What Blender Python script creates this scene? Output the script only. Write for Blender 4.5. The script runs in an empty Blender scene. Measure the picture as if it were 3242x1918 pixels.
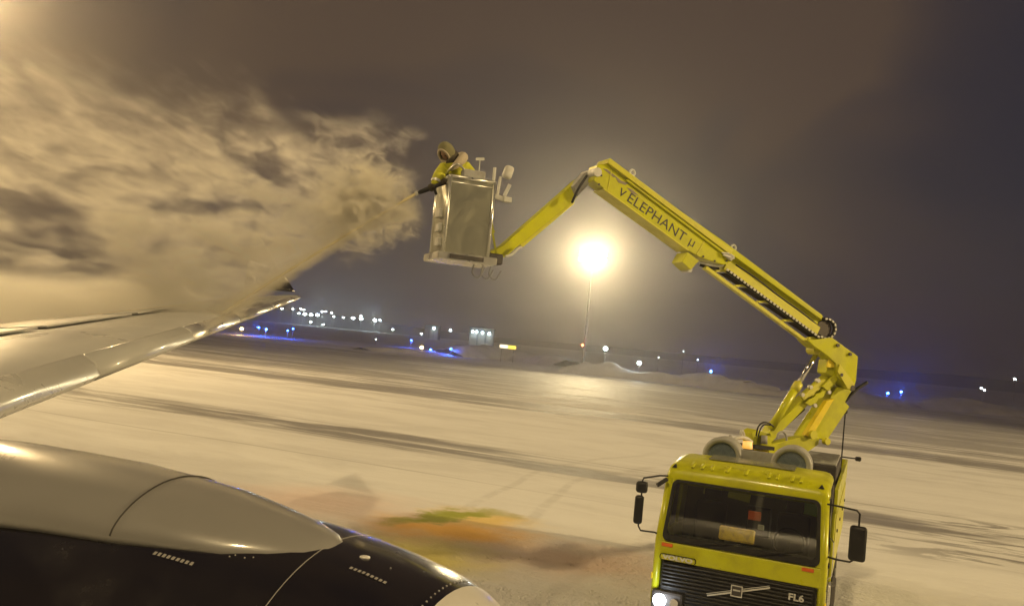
import bpy, bmesh, math, random
from mathutils import Vector, Matrix, noise as mnoise
random.seed(7)
R = math.radians
scene = bpy.context.scene
C = scene.collection

# ------------------------------------------------------------------ camera
F_PX = 2808.0; W_PX = 3242.0; CX = 1621.0; CY = 959.0
CAM = Vector((0, 0, 4.4))
pitch = math.atan(113.0 / F_PX); roll = math.atan(0.096)
fw = Vector((0, math.cos(pitch), math.sin(pitch)))
r0 = Vector((1, 0, 0)); u0 = Vector((0, -math.sin(pitch), math.cos(pitch)))
RT = r0 * math.cos(roll) + u0 * math.sin(roll)
UP = u0 * math.cos(roll) - r0 * math.sin(roll)
cam_d = bpy.data.cameras.new("camera"); cam = bpy.data.objects.new("camera", cam_d); C.objects.link(cam)
m3 = Matrix((RT, UP, -fw)).transposed()
cam.matrix_world = Matrix.Translation(CAM) @ m3.to_4x4()
cam_d.sensor_fit = 'HORIZONTAL'; cam_d.sensor_width = 36; cam_d.lens = 36 * F_PX / W_PX
cam_d.clip_start = 0.05; cam_d.clip_end = 9000
scene.camera = cam

# ------------------------------------------------------------------ look
scene.render.engine = 'CYCLES'
scene.view_settings.view_transform = 'Standard'
scene.view_settings.look = 'None'
scene.view_settings.exposure = 0.0
scene.view_settings.gamma = 1.0
scene.view_settings.use_curve_mapping = False
cy = scene.cycles
cy.use_denoising = True
cy.max_bounces = 6; cy.diffuse_bounces = 3; cy.glossy_bounces = 3; cy.transmission_bounces = 6
cy.transparent_max_bounces = 10; cy.volume_bounces = 2
cy.sample_clamp_indirect = 4.0
cy.volume_step_rate = 0.9; cy.volume_max_steps = 200

# ------------------------------------------------------------------ world: night sky, low cloud faintly lit by the airfield, window-pane reflection painted in
def mathn(nt, op, a, b=None, c=None, clamp=False):
    n = nt.nodes.new('ShaderNodeMath'); n.operation = op; n.use_clamp = clamp
    for i, v in enumerate((a, b, c)):
        if v is None: continue
        if isinstance(v, (int, float)): n.inputs[i].default_value = v
        else: nt.links.new(v, n.inputs[i])
    return n.outputs[0]
def sstep(nt, v, a, b, o0=0.0, o1=1.0):
    n = nt.nodes.new('ShaderNodeMapRange'); n.interpolation_type = 'SMOOTHSTEP'
    n.inputs['From Min'].default_value = a; n.inputs['From Max'].default_value = b
    n.inputs['To Min'].default_value = o0; n.inputs['To Max'].default_value = o1
    nt.links.new(v, n.inputs['Value']); return n.outputs['Result']
def mixc(nt, fac, a, b, mode='MIX'):
    n = nt.nodes.new('ShaderNodeMix'); n.data_type = 'RGBA'; n.blend_type = mode
    if isinstance(fac, (int, float)): n.inputs[0].default_value = fac
    else: nt.links.new(fac, n.inputs[0])
    for i, v in ((6, a), (7, b)):
        if isinstance(v, tuple): n.inputs[i].default_value = (v[0], v[1], v[2], 1)
        else: nt.links.new(v, n.inputs[i])
    return n.outputs[2]
def noise_n(nt, vec, scale, detail=4, rough=0.5, dist=0.0, dim=None):
    n = nt.nodes.new('ShaderNodeTexNoise'); n.inputs['Scale'].default_value = scale
    n.inputs['Detail'].default_value = detail; n.inputs['Roughness'].default_value = rough
    n.inputs['Distortion'].default_value = dist
    nt.links.new(vec, n.inputs['Vector']); return n.outputs['Fac']
def mapping(nt, vec, loc=(0, 0, 0), rot=(0, 0, 0), scl=(1, 1, 1)):
    n = nt.nodes.new('ShaderNodeMapping'); n.vector_type = 'POINT'
    n.inputs['Location'].default_value = loc; n.inputs['Rotation'].default_value = rot; n.inputs['Scale'].default_value = scl
    nt.links.new(vec, n.inputs['Vector']); return n.outputs['Vector']

world = bpy.data.worlds.new("World"); scene.world = world; world.use_nodes = True
wt = world.node_tree; wt.nodes.clear()
wo = wt.nodes.new('ShaderNodeOutputWorld'); bg = wt.nodes.new('ShaderNodeBackground')
sky = wt.nodes.new('ShaderNodeTexSky'); sky.sky_type = 'NISHITA'; sky.sun_disc = False
sky.sun_elevation = R(-4); sky.sun_rotation = R(60)
tcw = wt.nodes.new('ShaderNodeTexCoord'); sep = wt.nodes.new('ShaderNodeSeparateXYZ')
wt.links.new(tcw.outputs['Generated'], sep.inputs[0])
az = mathn(wt, 'ARCTAN2', sep.outputs[0], sep.outputs[1])          # 0 = view axis, + right
el = mathn(wt, 'ARCSINE', sep.outputs[2])
cn = noise_n(wt, mapping(wt, tcw.outputs['Generated'], scl=(1, 1, 2.2)), 2.2, 3, 0.5, 0.6)
warm = sstep(wt, az, 0.62, 0.10)
deck = mathn(wt, 'MULTIPLY', sstep(wt, cn, 0.34, 0.66), 0.85)
pane_glow = mathn(wt, 'MULTIPLY', sstep(wt, mathn(wt, 'ABSOLUTE', mathn(wt, 'SUBTRACT', az, 0.20)), 0.26, 0.08), sstep(wt, el, 0.20, 0.30))  # cabin-window reflection painted into the sky as a warm glow
warm = mathn(wt, 'ADD', warm, mathn(wt, 'MULTIPLY', pane_glow, 1.1))
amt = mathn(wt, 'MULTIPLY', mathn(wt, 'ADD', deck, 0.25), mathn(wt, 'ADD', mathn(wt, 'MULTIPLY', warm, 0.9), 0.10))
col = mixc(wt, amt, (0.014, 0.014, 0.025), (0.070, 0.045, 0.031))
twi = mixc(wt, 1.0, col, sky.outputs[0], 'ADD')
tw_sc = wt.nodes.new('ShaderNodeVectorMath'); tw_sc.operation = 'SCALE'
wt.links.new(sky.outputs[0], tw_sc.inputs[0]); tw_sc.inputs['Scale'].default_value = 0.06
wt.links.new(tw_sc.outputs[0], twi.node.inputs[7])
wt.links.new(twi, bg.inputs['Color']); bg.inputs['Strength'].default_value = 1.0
wt.links.new(bg.outputs[0], wo.inputs[0])

# ------------------------------------------------------------------ pixel rays -> real places
def ray(px, py): return fw + RT * ((px - CX) / F_PX) + UP * ((CY - py) / F_PX)
def P(px, py, y):
    d = ray(px, py); return CAM + d * (y / d.y)
def PZ(px, py, z):
    d = ray(px, py); return CAM + d * ((z - CAM.z) / d.z)
BN = Vector((0.405, -1, 0)).normalized()           # boom plane faces this way
BP0 = Vector((0, 13.3, 0))
BU = Vector((1, 0.405, 0)).normalized()
def PB(px, py, off=0.0):
    d = ray(px, py); q = BP0 + BN * off
    return CAM + d * ((q - CAM).dot(BN) / d.dot(BN))

# ------------------------------------------------------------------ helpers
def link(o, parent=None):
    C.objects.link(o)
    if parent is not None:
        o.parent = parent; o.matrix_parent_inverse = parent.matrix_basis.inverted()
    return o
def tag(o, label=None, cat=None, group=None, kind=None):
    if label: o['label'] = label
    if cat: o['category'] = cat
    if group: o['group'] = group
    if kind: o['kind'] = kind
    return o
def empty(name, loc, rz=0.0, label=None, cat=None, group=None):
    o = bpy.data.objects.new(name, None); o.location = loc; o.rotation_euler = (0, 0, rz)
    o.empty_display_size = 0.2; C.objects.link(o)
    return tag(o, label, cat, group)
def finish(name, bm, mat, parent=None, smooth=False, local=False, mats=None):
    """local=True: bm coordinates are in the parent's frame"""
    me = bpy.data.meshes.new(name); bmesh.ops.recalc_face_normals(bm, faces=bm.faces[:]); bm.to_mesh(me); bm.free()
    for m in (mats or [mat]): me.materials.append(m)
    for p in me.polygons: p.use_smooth = smooth
    o = bpy.data.objects.new(name, me)
    C.objects.link(o)
    if parent is not None:
        o.parent = parent
        if not local: o.matrix_parent_inverse = root_inv(parent)
    return o
def root_inv(p):
    m = Matrix.Identity(4)
    while p is not None:
        m = p.matrix_basis @ m if p.parent is None else (p.matrix_parent_inverse @ p.matrix_basis) @ m
        p = p.parent
    return m.inverted()
def add_box(bm, c, s, rot=None, bevel=0.0, seg=1):
    r = bmesh.ops.create_cube(bm, size=1.0); vs = r['verts']
    M = Matrix.Translation(Vector(c)) @ (rot.to_4x4() if rot is not None else Matrix.Identity(4)) @ Matrix.Diagonal((s[0], s[1], s[2], 1))
    bmesh.ops.transform(bm, matrix=M, verts=vs)
    if bevel > 0:
        es = list({e for v in vs for e in v.link_edges})
        bmesh.ops.bevel(bm, geom=es, offset=bevel, segments=seg, affect='EDGES', profile=0.5)
def add_prism(bm, pts, off0, off1=None, n=None):
    """pts: 3D points of a planar outline, extruded along vector off0"""
    v0 = [bm.verts.new(p) for p in pts]; v1 = [bm.verts.new(Vector(p) + off0) for p in pts]
    k = len(pts)
    bm.faces.new(v0); bm.faces.new(list(reversed(v1)))
    for i in range(k):
        j = (i + 1) % k
        bm.faces.new((v0[i], v1[i], v1[j], v0[j]))
def frame_of(t):
    t = t.normalized(); a = Vector((0, 0, 1)) if abs(t.z) < 0.9 else Vector((1, 0, 0))
    x = t.cross(a).normalized(); return x, x.cross(t).normalized()
def add_tube(bm, pts, r, n=8, cap=True, rs=None):
    pts = [Vector(p) for p in pts]; rings = []
    x = None
    for i, p in enumerate(pts):
        t = (pts[min(i + 1, len(pts) - 1)] - pts[max(i - 1, 0)])
        if x is None: x, y = frame_of(t)
        else:
            tn = t.normalized(); x = (x - tn * x.dot(tn)).normalized(); y = x.cross(tn).normalized()
        rr = rs[i] if rs else r
        rings.append([bm.verts.new(p + x * (math.cos(2 * math.pi * k / n) * rr) + y * (math.sin(2 * math.pi * k / n) * rr)) for k in range(n)])
    for a, b in zip(rings, rings[1:]):
        for k in range(n):
            bm.faces.new((a[k], a[(k + 1) % n], b[(k + 1) % n], b[k]))
    if cap: bm.faces.new(rings[0]); bm.faces.new(list(reversed(rings[-1])))
def add_bar(bm, a, b, w, h, side=None):
    """rectangular bar a->b; w across 'side', h across the other"""
    a = Vector(a); b = Vector(b); t = (b - a).normalized()
    if side is None: side, _ = frame_of(t)
    side = (side - t * side.dot(t)).normalized(); up = t.cross(side).normalized()
    vs = [[bm.verts.new(p + side * sx * w / 2 + up * sy * h / 2) for sx, sy in ((-1, -1), (1, -1), (1, 1), (-1, 1))] for p in (a, b)]
    bm.faces.new(vs[0]); bm.faces.new(list(reversed(vs[1])))
    for k in range(4): bm.faces.new((vs[0][k], vs[1][k], vs[1][(k + 1) % 4], vs[0][(k + 1) % 4]))
def add_disc(bm, c, axis, r, h, n=24, r2=None):
    c = Vector(c); axis = Vector(axis).normalized()
    add_tube(bm, [c, c + axis * h], r, n, True, rs=[r, r if r2 is None else r2])
def add_ball(bm, c, r, u=12, v=8, scl=(1, 1, 1)):
    rr = bmesh.ops.create_uvsphere(bm, u_segments=u, v_segments=v, radius=r)
    bmesh.ops.transform(bm, matrix=Matrix.Translation(Vector(c)) @ Matrix.Diagonal((*scl, 1)), verts=rr['verts'])
def smooth_path(pts, n=6):
    pts = [Vector(p) for p in pts]; out = []
    for i in range(len(pts) - 1):
        p0 = pts[max(i - 1, 0)]; p1 = pts[i]; p2 = pts[i + 1]; p3 = pts[min(i + 2, len(pts) - 1)]
        for k in range(n):
            t = k / n
            out.append(0.5 * ((2 * p1) + (p2 - p0) * t + (2 * p0 - 5 * p1 + 4 * p2 - p3) * t * t + (3 * p1 - p0 - 3 * p2 + p3) * t ** 3))
    out.append(pts[-1]); return out
def text_obj(name, body, M, size, mat, parent, ext=0.003, bold=0.0, sx=1.0):
    cu = bpy.data.curves.new(name, 'FONT'); cu.body = body; cu.size = size; cu.extrude = ext; cu.offset = bold
    cu.align_x = 'CENTER'; cu.align_y = 'CENTER'; cu.resolution_u = 4
    t = bpy.data.objects.new(name + "_tmp", cu); C.objects.link(t)
    bpy.context.view_layer.update()
    dg = bpy.context.evaluated_depsgraph_get()
    me = bpy.data.meshes.new_from_object(t.evaluated_get(dg))
    bpy.data.objects.remove(t); bpy.data.curves.remove(cu)
    me.transform(M @ Matrix.Diagonal((sx, 1, 1, 1)))
    me.materials.clear(); me.materials.append(mat)
    o = bpy.data.objects.new(name, me); C.objects.link(o)
    o.parent = parent
    return o
def basis(x, y, z, loc):
    return Matrix.Translation(Vector(loc)) @ Matrix((Vector(x), Vector(y), Vector(z))).transposed().to_4x4()

# ------------------------------------------------------------------ materials
def pbr(name, colr, rough=0.5, metal=0.0, grime=0.0, gscale=3.0, gcol=(0.12, 0.10, 0.08), bump=0.0, bscale=40, coat=0.0, spec=0.5):
    m = bpy.data.materials.new(name); m.use_nodes = True; nt = m.node_tree
    b = nt.nodes['Principled BSDF']; b.inputs['Roughness'].default_value = rough; b.inputs['Metallic'].default_value = metal
    b.inputs['Specular IOR Level'].default_value = spec
    b.inputs['Coat Weight'].default_value = coat; b.inputs['Coat Roughness'].default_value = 0.12
    tc = nt.nodes.new('ShaderNodeTexCoord')
    n1 = noise_n(nt, tc.outputs['Object'], gscale, 6, 0.65)
    if grime > 0:
        f = mathn(nt, 'MULTIPLY', sstep(nt, n1, 0.42, 0.75), grime)
        c = mixc(nt, f, colr, gcol); nt.links.new(c, b.inputs['Base Color'])
        rr = sstep(nt, n1, 0.3, 0.8, max(rough - 0.08, 0.02), min(rough + 0.25, 1)); nt.links.new(rr, b.inputs['Roughness'])
    else:
        b.inputs['Base Color'].default_value = (*colr, 1)
    if bump > 0:
        bn = nt.nodes.new('ShaderNodeBump'); bn.inputs['Strength'].default_value = bump; bn.inputs['Distance'].default_value = 0.01
        nt.links.new(noise_n(nt, tc.outputs['Object'], bscale, 4, 0.6), bn.inputs['Height']); nt.links.new(bn.outputs[0], b.inputs['Normal'])
    return m
def emis(name, colr, strength):
    m = bpy.data.materials.new(name); m.use_nodes = True; nt = m.node_tree; b = nt.nodes['Principled BSDF']
    b.inputs['Base Color'].default_value = (0.6, 0.6, 0.6, 1)
    b.inputs['Emission Color'].default_value = (*colr, 1); b.inputs['Emission Strength'].default_value = strength
    return m
YEL = (0.50, 0.51, 0.004)
M_yel = pbr('yellow_paint', YEL, 0.34, 0, 0.5, 2.2, (0.27, 0.25, 0.02), 0.08, 30, coat=0.2, spec=0.35)
M_yel2 = pbr('yellow_paint_panel', (0.56, 0.54, 0.03), 0.4, 0, 0.45, 4.0, (0.30, 0.27, 0.06), 0.05, 30, coat=0.2)
M_deep = pbr('amber_lit_yellow_paint', (0.75, 0.60, 0.01), 0.35, 0, 0.3, 5, (0.35, 0.22, 0.03))  # yellow tinted by the beacon's amber light, painted in; turn lamps share it
M_black = pbr('black_plastic', (0.012, 0.011, 0.011), 0.45, 0, 0.35, 8, (0.04, 0.036, 0.033), 0.05, 60, spec=0.3)
M_rub = pbr('rubber', (0.015, 0.014, 0.014), 0.75, 0, 0.5, 10, (0.09, 0.08, 0.07), 0.1, 60)
M_grey = pbr('grey_paint', (0.33, 0.33, 0.32), 0.5, 0, 0.5, 6, (0.18, 0.16, 0.13))
M_lgrey = pbr('pale_grey_paint', (0.55, 0.55, 0.52), 0.45, 0, 0.4, 7, (0.32, 0.29, 0.24))
M_dgrey = pbr('dark_grey_steel', (0.055, 0.05, 0.048), 0.6, 0.3, 0.5, 5, (0.12, 0.10, 0.09))
M_chrome = pbr('chrome', (0.72, 0.72, 0.74), 0.12, 1.0)
M_alu = pbr('brushed_aluminium', (0.66, 0.66, 0.62), 0.30, 0.9, 0.35, 4, (0.35, 0.32, 0.26), 0.15, 14)
M_orange = pbr('orange_reflector', (0.65, 0.12, 0.01), 0.3)
M_disc = pbr('blue_grey_glass', (0.09, 0.12, 0.17), 0.2, 0, 0.3, 9, (0.16, 0.19, 0.22), coat=0.4)
M_ink = pbr('black_print', (0.03, 0.03, 0.025), 0.5)
M_white = pbr('aircraft_white', (0.215, 0.21, 0.20), 0.35, 0, 0.25, 0.6, (0.185, 0.18, 0.17), coat=1.0)
M_wing = pbr('wing_grey', (0.36, 0.36, 0.35), 0.34, 0, 0.3, 0.5, (0.30, 0.29, 0.275), coat=0.3)
M_cowl = pbr('dark_navy_gloss', (0.008, 0.007, 0.010), 0.16, 0, 0.25, 1.2, (0.02, 0.017, 0.015), 0.01, 3, coat=0.8)
M_lip = pbr('bare_metal_edge', (0.78, 0.77, 0.74), 0.34, 0.9, 0.25, 3, (0.5, 0.48, 0.44))
M_lip2 = pbr('cream_lip', (0.62, 0.60, 0.56), 0.32, 0.2, 0.3, 3, (0.45, 0.42, 0.38), coat=0.3)
M_sealine = pbr('seam', (0.03, 0.027, 0.025), 0.7)
M_mark = pbr('stencil_grey', (0.26, 0.25, 0.24), 0.5)
M_mast = pbr('galvanised', (0.35, 0.35, 0.34), 0.5, 0.6, 0.4, 4)
M_flood = emis('flood_lens', (1.0, 0.88, 0.62), 110)
M_head = emis('headlight_on', (0.85, 0.93, 1.0), 9)
M_blue = emis('blue_lens', (0.02, 0.16, 1.0), 6)
M_amber = emis('amber_lens', (1.0, 0.62, 0.22), 14)
M_white_l = emis('white_lens', (0.80, 0.95, 0.95), 28)
M_hl = emis('hangar_lens', (0.80, 0.97, 1.0), 7)
M_red = emis('red_lens', (1.0, 0.22, 0.06), 10)
M_beac = emis('beacon_amber', (1.0, 0.45, 0.03), 0.9)

def glass_mat():
    m = bpy.data.materials.new('windscreen_glass'); m.use_nodes = True; nt = m.node_tree; nt.nodes.clear()
    o = nt.nodes.new('ShaderNodeOutputMaterial'); mx = nt.nodes.new('ShaderNodeMixShader')
    tr = nt.nodes.new('ShaderNodeBsdfTransparent'); tr.inputs[0].default_value = (0.80, 0.84, 0.80, 1)
    gl = nt.nodes.new('ShaderNodeBsdfGlossy'); gl.inputs['Roughness'].default_value = 0.02
    fr = nt.nodes.new('ShaderNodeFresnel'); fr.inputs[0].default_value = 1.6
    nt.links.new(mathn(nt, 'MULTIPLY', fr.outputs[0], 3.0, clamp=True), mx.inputs[0]); nt.links.new(tr.outputs[0], mx.inputs[1]); nt.links.new(gl.outputs[0], mx.inputs[2])
    nt.links.new(mx.outputs[0], o.inputs[0]); return m
M_glass = glass_mat()

# ------------------------------------------------------------------ ground directions (runway marks, fuselage, drifts share them)
DA = R(112)                       # azimuth of the aircraft nose (0 = view axis, + right)
DD = Vector((math.sin(DA), math.cos(DA), 0)); DN = Vector((-DD.y, DD.x, 0)) if DD.x > 0 else None
# DN points outboard (away from the fuselage)
# ------------------------------------------------------------------ ground
def snow_material():
    m = bpy.data.materials.new('trampled_snow'); m.use_nodes = True; nt = m.node_tree; b = nt.nodes['Principled BSDF']
    tc = nt.nodes.new('ShaderNodeTexCoord')
    sgeo = tc.outputs['Object']
    # u along the drifts, v across them
    def dot(vx, vy, c=0.0):
        d = nt.nodes.new('ShaderNodeVectorMath'); d.operation = 'DOT_PRODUCT'
        nt.links.new(sgeo, d.inputs[0]); d.inputs[1].default_value = (vx, vy, 0)
        return mathn(nt, 'ADD', d.outputs['Value'], c)
    u = dot(DD.x, DD.y); v = dot(DN.x, DN.y)
    cb = nt.nodes.new('ShaderNodeCombineXYZ'); nt.links.new(u, cb.inputs[0]); nt.links.new(v, cb.inputs[1])
    uv = cb.outputs[0]
    warp = noise_n(nt, mapping(nt, uv, scl=(0.02, 0.05, 1)), 1.0, 3, 0.5)
    vw = mathn(nt, 'ADD', v, mathn(nt, 'MULTIPLY', mathn(nt, 'SUBTRACT', warp, 0.5), 9.0))
    streak = noise_n(nt, mapping(nt, uv, scl=(0.085, 0.62, 1)), 1.0, 9, 0.66, 0.9)
    streak2 = noise_n(nt, mapping(nt, uv, loc=(31, 7, 0), scl=(0.016, 0.15, 1)), 1.0, 6, 0.62, 0.5)
    fine = noise_n(nt, mapping(nt, uv, scl=(0.5, 1.6, 1)), 1.0, 6, 0.7)
    # how bare each strip of pavement is: swept lanes
    def band(c, w, soft):
        d = mathn(nt, 'ABSOLUTE', mathn(nt, 'SUBTRACT', vw, c))
        return sstep(nt, d, w + soft, w)
    lane1 = mathn(nt, 'MULTIPLY', band(30.5, 0.9, 2.6), sstep(nt, u, 6, 0, 0.35, 1.0))
    lane2 = band(56.0, 1.5, 5.0)
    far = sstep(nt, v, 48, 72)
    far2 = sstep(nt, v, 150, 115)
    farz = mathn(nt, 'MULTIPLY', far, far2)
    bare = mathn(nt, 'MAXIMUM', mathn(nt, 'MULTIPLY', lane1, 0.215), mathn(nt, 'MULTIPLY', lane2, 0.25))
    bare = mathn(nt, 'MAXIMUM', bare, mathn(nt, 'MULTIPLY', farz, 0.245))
    s = mathn(nt, 'ADD', mathn(nt, 'MULTIPLY', streak, 0.6), mathn(nt, 'MULTIPLY', streak2, 0.4))
    s = mathn(nt, 'ADD', s, mathn(nt, 'MULTIPLY', mathn(nt, 'SUBTRACT', fine, 0.5), 0.12))
    s = mathn(nt, 'ADD', s, bare)
    asph = sstep(nt, s, 0.625, 0.755)
    spl = noise_n(nt, mapping(nt, uv, loc=(4, 8, 0), scl=(0.24, 0.80, 1)), 1.0, 10, 0.68, 1.2)
    zone = mathn(nt, 'MULTIPLY', band(29.0, 3.2, 2.6), sstep(nt, u, -3, 5))
    asph = mathn(nt, 'MAXIMUM', asph, mathn(nt, 'MULTIPLY', zone, sstep(nt, spl, 0.50, 0.58)))
    dn = mathn(nt, 'ADD', mathn(nt, 'MULTIPLY', noise_n(nt, mapping(nt, uv, scl=(0.17, 0.50, 1)), 1.0, 9, 0.68, 0.7), 0.65), mathn(nt, 'MULTIPLY', noise_n(nt, mapping(nt, uv, loc=(9, 3, 0), scl=(0.03, 0.12, 1)), 1.0, 4, 0.5), 0.35))
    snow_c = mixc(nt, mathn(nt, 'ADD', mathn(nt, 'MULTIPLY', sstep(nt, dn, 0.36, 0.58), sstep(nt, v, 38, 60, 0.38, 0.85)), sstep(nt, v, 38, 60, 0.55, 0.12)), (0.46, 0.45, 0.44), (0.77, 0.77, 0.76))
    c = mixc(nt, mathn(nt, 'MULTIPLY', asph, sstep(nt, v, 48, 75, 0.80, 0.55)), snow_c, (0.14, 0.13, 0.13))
    for (c0, ww, lo, hi) in ((29.1, .10, -60, 60), (31.2, .10, -60, 60), (28.2, .07, -5, 60), (33.0, .08, 0, 60), (54.5, .14, -80, 80), (57.0, .14, -80, 80), (66.0, .16, -80, 80), (24.8, .05, 4, 60)):
        dd = mathn(nt, 'ABSOLUTE', mathn(nt, 'SUBTRACT', mathn(nt, 'ADD', v, mathn(nt, 'MULTIPLY', mathn(nt, 'SUBTRACT', warp, 0.5), 5.0)), c0))
        tr = mathn(nt, 'MULTIPLY', sstep(nt, dd, ww * 2.2, ww * 0.6), sstep(nt, streak2, 0.42, 0.56))
        c = mixc(nt, mathn(nt, 'MULTIPLY', tr, 0.42), c, (0.24, 0.23, 0.22))
    cr = dot(0.924, -0.383)
    cw = mathn(nt, 'ADD', cr, mathn(nt, 'MULTIPLY', mathn(nt, 'SUBTRACT', noise_n(nt, sgeo, 0.05, 2, 0.5), 0.5), 8.0))
    for (c0, ww) in ((-4.6, .13), (-2.7, .13), (-9.5, .11), (-7.7, .11), (9.4, .12), (11.3, .12)):
        dd = mathn(nt, 'ABSOLUTE', mathn(nt, 'SUBTRACT', cw, c0))
        tr = mathn(nt, 'MULTIPLY', mathn(nt, 'MULTIPLY', sstep(nt, dd, ww * 2.0, ww * 0.7), sstep(nt, fine, 0.36, 0.56)), sstep(nt, v, 44, 34))
        c = mixc(nt, mathn(nt, 'MULTIPLY', tr, 0.22), c, (0.30, 0.285, 0.27))
    # driven-over snow nearer the stand
    near = mathn(nt, 'MULTIPLY', sstep(nt, v, 21.6, 20.0), sstep(nt, u, -14, -6))
    c = mixc(nt, mathn(nt, 'MULTIPLY', near, 0.25), c, (0.50, 0.47, 0.44))
    # tyre tracks in it
    # stains of de-icing fluid
    wpos = nt.nodes.new('ShaderNodeVectorMath'); wpos.operation = 'ADD'
    wn = nt.nodes.new('ShaderNodeTexNoise'); wn.inputs['Scale'].default_value = 0.6; wn.inputs['Detail'].default_value = 9; wn.inputs['Roughness'].default_value = 0.65
    nt.links.new(sgeo, wn.inputs['Vector'])
    wsc = nt.nodes.new('ShaderNodeVectorMath'); wsc.operation = 'MULTIPLY_ADD'
    nt.links.new(wn.outputs['Color'], wsc.inputs[0]); wsc.inputs[1].default_value = (2.6, 2.6, 0); wsc.inputs[2].default_value = (-1.3, -1.3, 0)
    nt.links.new(sgeo, wpos.inputs[0]); nt.links.new(wsc.outputs[0], wpos.inputs[1])
    def blob(px, py, rx, ry, ang, soft=0.7):
        g = PZ(px, py, 0.0)
        mp = nt.nodes.new('ShaderNodeMapping'); mp.vector_type = 'TEXTURE'
        mp.inputs['Location'].default_value = (g.x, g.y, 0); mp.inputs['Rotation'].default_value = (0, 0, ang); mp.inputs['Scale'].default_value = (rx, ry, 1)
        nt.links.new(wpos.outputs[0], mp.inputs['Vector'])
        ln = nt.nodes.new('ShaderNodeVectorMath'); ln.operation = 'LENGTH'
        sp = nt.nodes.new('ShaderNodeSeparateXYZ'); nt.links.new(mp.outputs[0], sp.inputs[0])
        cc = nt.nodes.new('ShaderNodeCombineXYZ'); nt.links.new(sp.outputs[0], cc.inputs[0]); nt.links.new(sp.outputs[1], cc.inputs[1])
        nt.links.new(cc.outputs[0], ln.inputs[0])
        return sstep(nt, ln.outputs['Value'], 1.0 + soft * 0.5, 1.0 - soft)
    for (px, py, rx, ry, ang, colr, amt, soft) in (
            (1010, 1590, 2.6, 2.2, 0.0, (0.80, 0.52, 0.42), 0.45, 0.9),
            (1800, 1770, 2.4, 1.7, 0.1, (0.72, 0.45, 0.32), 0.55, 0.9),
            (1290, 1740, 2.0, 1.5, -0.5, (0.72, 0.62, 0.08), 0.80, 0.8),
            (1430, 1675, 1.9, 1.35, -0.05, (0.84, 0.46, 0.06), 0.95, 0.8),
            (1540, 1640, 1.3, 1.0, -0.1, (0.76, 0.52, 0.06), 0.75, 0.8),
            (1425, 1632, 1.7, 0.50, 0.80, (0.30, 0.33, 0.02), 0.95, 0.5),
            (1620, 1632, 0.5, 0.5, 0.2, (0.36, 0.34, 0.10), 0.55, 0.8)):
        c = mixc(nt, mathn(nt, 'MULTIPLY', blob(px, py, rx, ry, ang, soft), amt), c, colr)
    nt.links.new(c, b.inputs['Base Color'])
    nt.links.new(sstep(nt, asph, 0, 1, 0.85, 0.62), b.inputs['Roughness'])
    b.inputs['Specular IOR Level'].default_value = 0.3
    bn = nt.nodes.new('ShaderNodeBump'); bn.inputs['Strength'].default_value = 0.6; bn.inputs['Distance'].default_value = 0.16
    h = mathn(nt, 'ADD', mathn(nt, 'MULTIPLY', fine, 0.6), mathn(nt, 'MULTIPLY', streak, -0.8))
    nr = noise_n(nt, sgeo, 4.5, 5, 0.7)
    h = mathn(nt, 'ADD', h, mathn(nt, 'MULTIPLY', nr, mathn(nt, 'ADD', mathn(nt, 'MULTIPLY', near, 0.5), 0.05)))
    nt.links.new(h, bn.inputs['Height']); nt.links.new(bn.outputs[0], b.inputs['Normal'])
    return m
bm = bmesh.new()
xs = [-4000, -900, -250, -90, -40, -20, -10, 0, 10, 20, 40, 90, 250, 900, 4000]
ys = [-300, -80, -20, 0, 6, 12, 20, 30, 45, 70, 110, 160, 260, 500, 900, 2500, 5500]
grid = [[bm.verts.new((x, y, 0)) for x in xs] for y in ys]
for j in range(len(ys) - 1):
    for i in range(len(xs) - 1): bm.faces.new((grid[j][i], grid[j][i + 1], grid[j + 1][i + 1], grid[j + 1][i]))
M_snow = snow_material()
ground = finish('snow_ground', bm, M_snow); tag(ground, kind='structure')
M_bank = pbr('bank_snow', (0.60, 0.59, 0.58), 0.85, 0, 0.7, 0.35, (0.38, 0.37, 0.36), 0.8, 1.2)

# loose lumps in the driven-over snow
bm = bmesh.new()
rs = random.Random(3)
for i in range(2600):
    px = rs.uniform(1380, 2150); py = 1960 - (rs.random() ** 1.6) * 200
    g = PZ(px, py, 0)
    if mnoise.noise(Vector((g.x * 0.5, g.y * 0.5, 0))) < -0.15: continue
    s = rs.uniform(0.012, 0.035) * (1.6 if rs.random() < 0.1 else 1)
    k = 5; a0 = rs.uniform(0, 6)
    base = [bm.verts.new((g.x + math.cos(a0 + 6.283 * q / k) * s * rs.uniform(0.8, 1.4), g.y + math.sin(a0 + 6.283 * q / k) * s * rs.uniform(0.8, 1.4), -0.002)) for q in range(k)]
    top = [bm.verts.new((b_.co.x * 0.55 + g.x * 0.45, b_.co.y * 0.55 + g.y * 0.45, s * rs.uniform(0.25, 0.5))) for b_ in base]
    for q in range(k): bm.faces.new((base[q], base[(q + 1) % k], top[(q + 1) % k], top[q]))
    bm.faces.new(top)
lump = finish('snow_lumps', bm, M_snow, smooth=True); tag(lump, kind='stuff')

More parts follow.
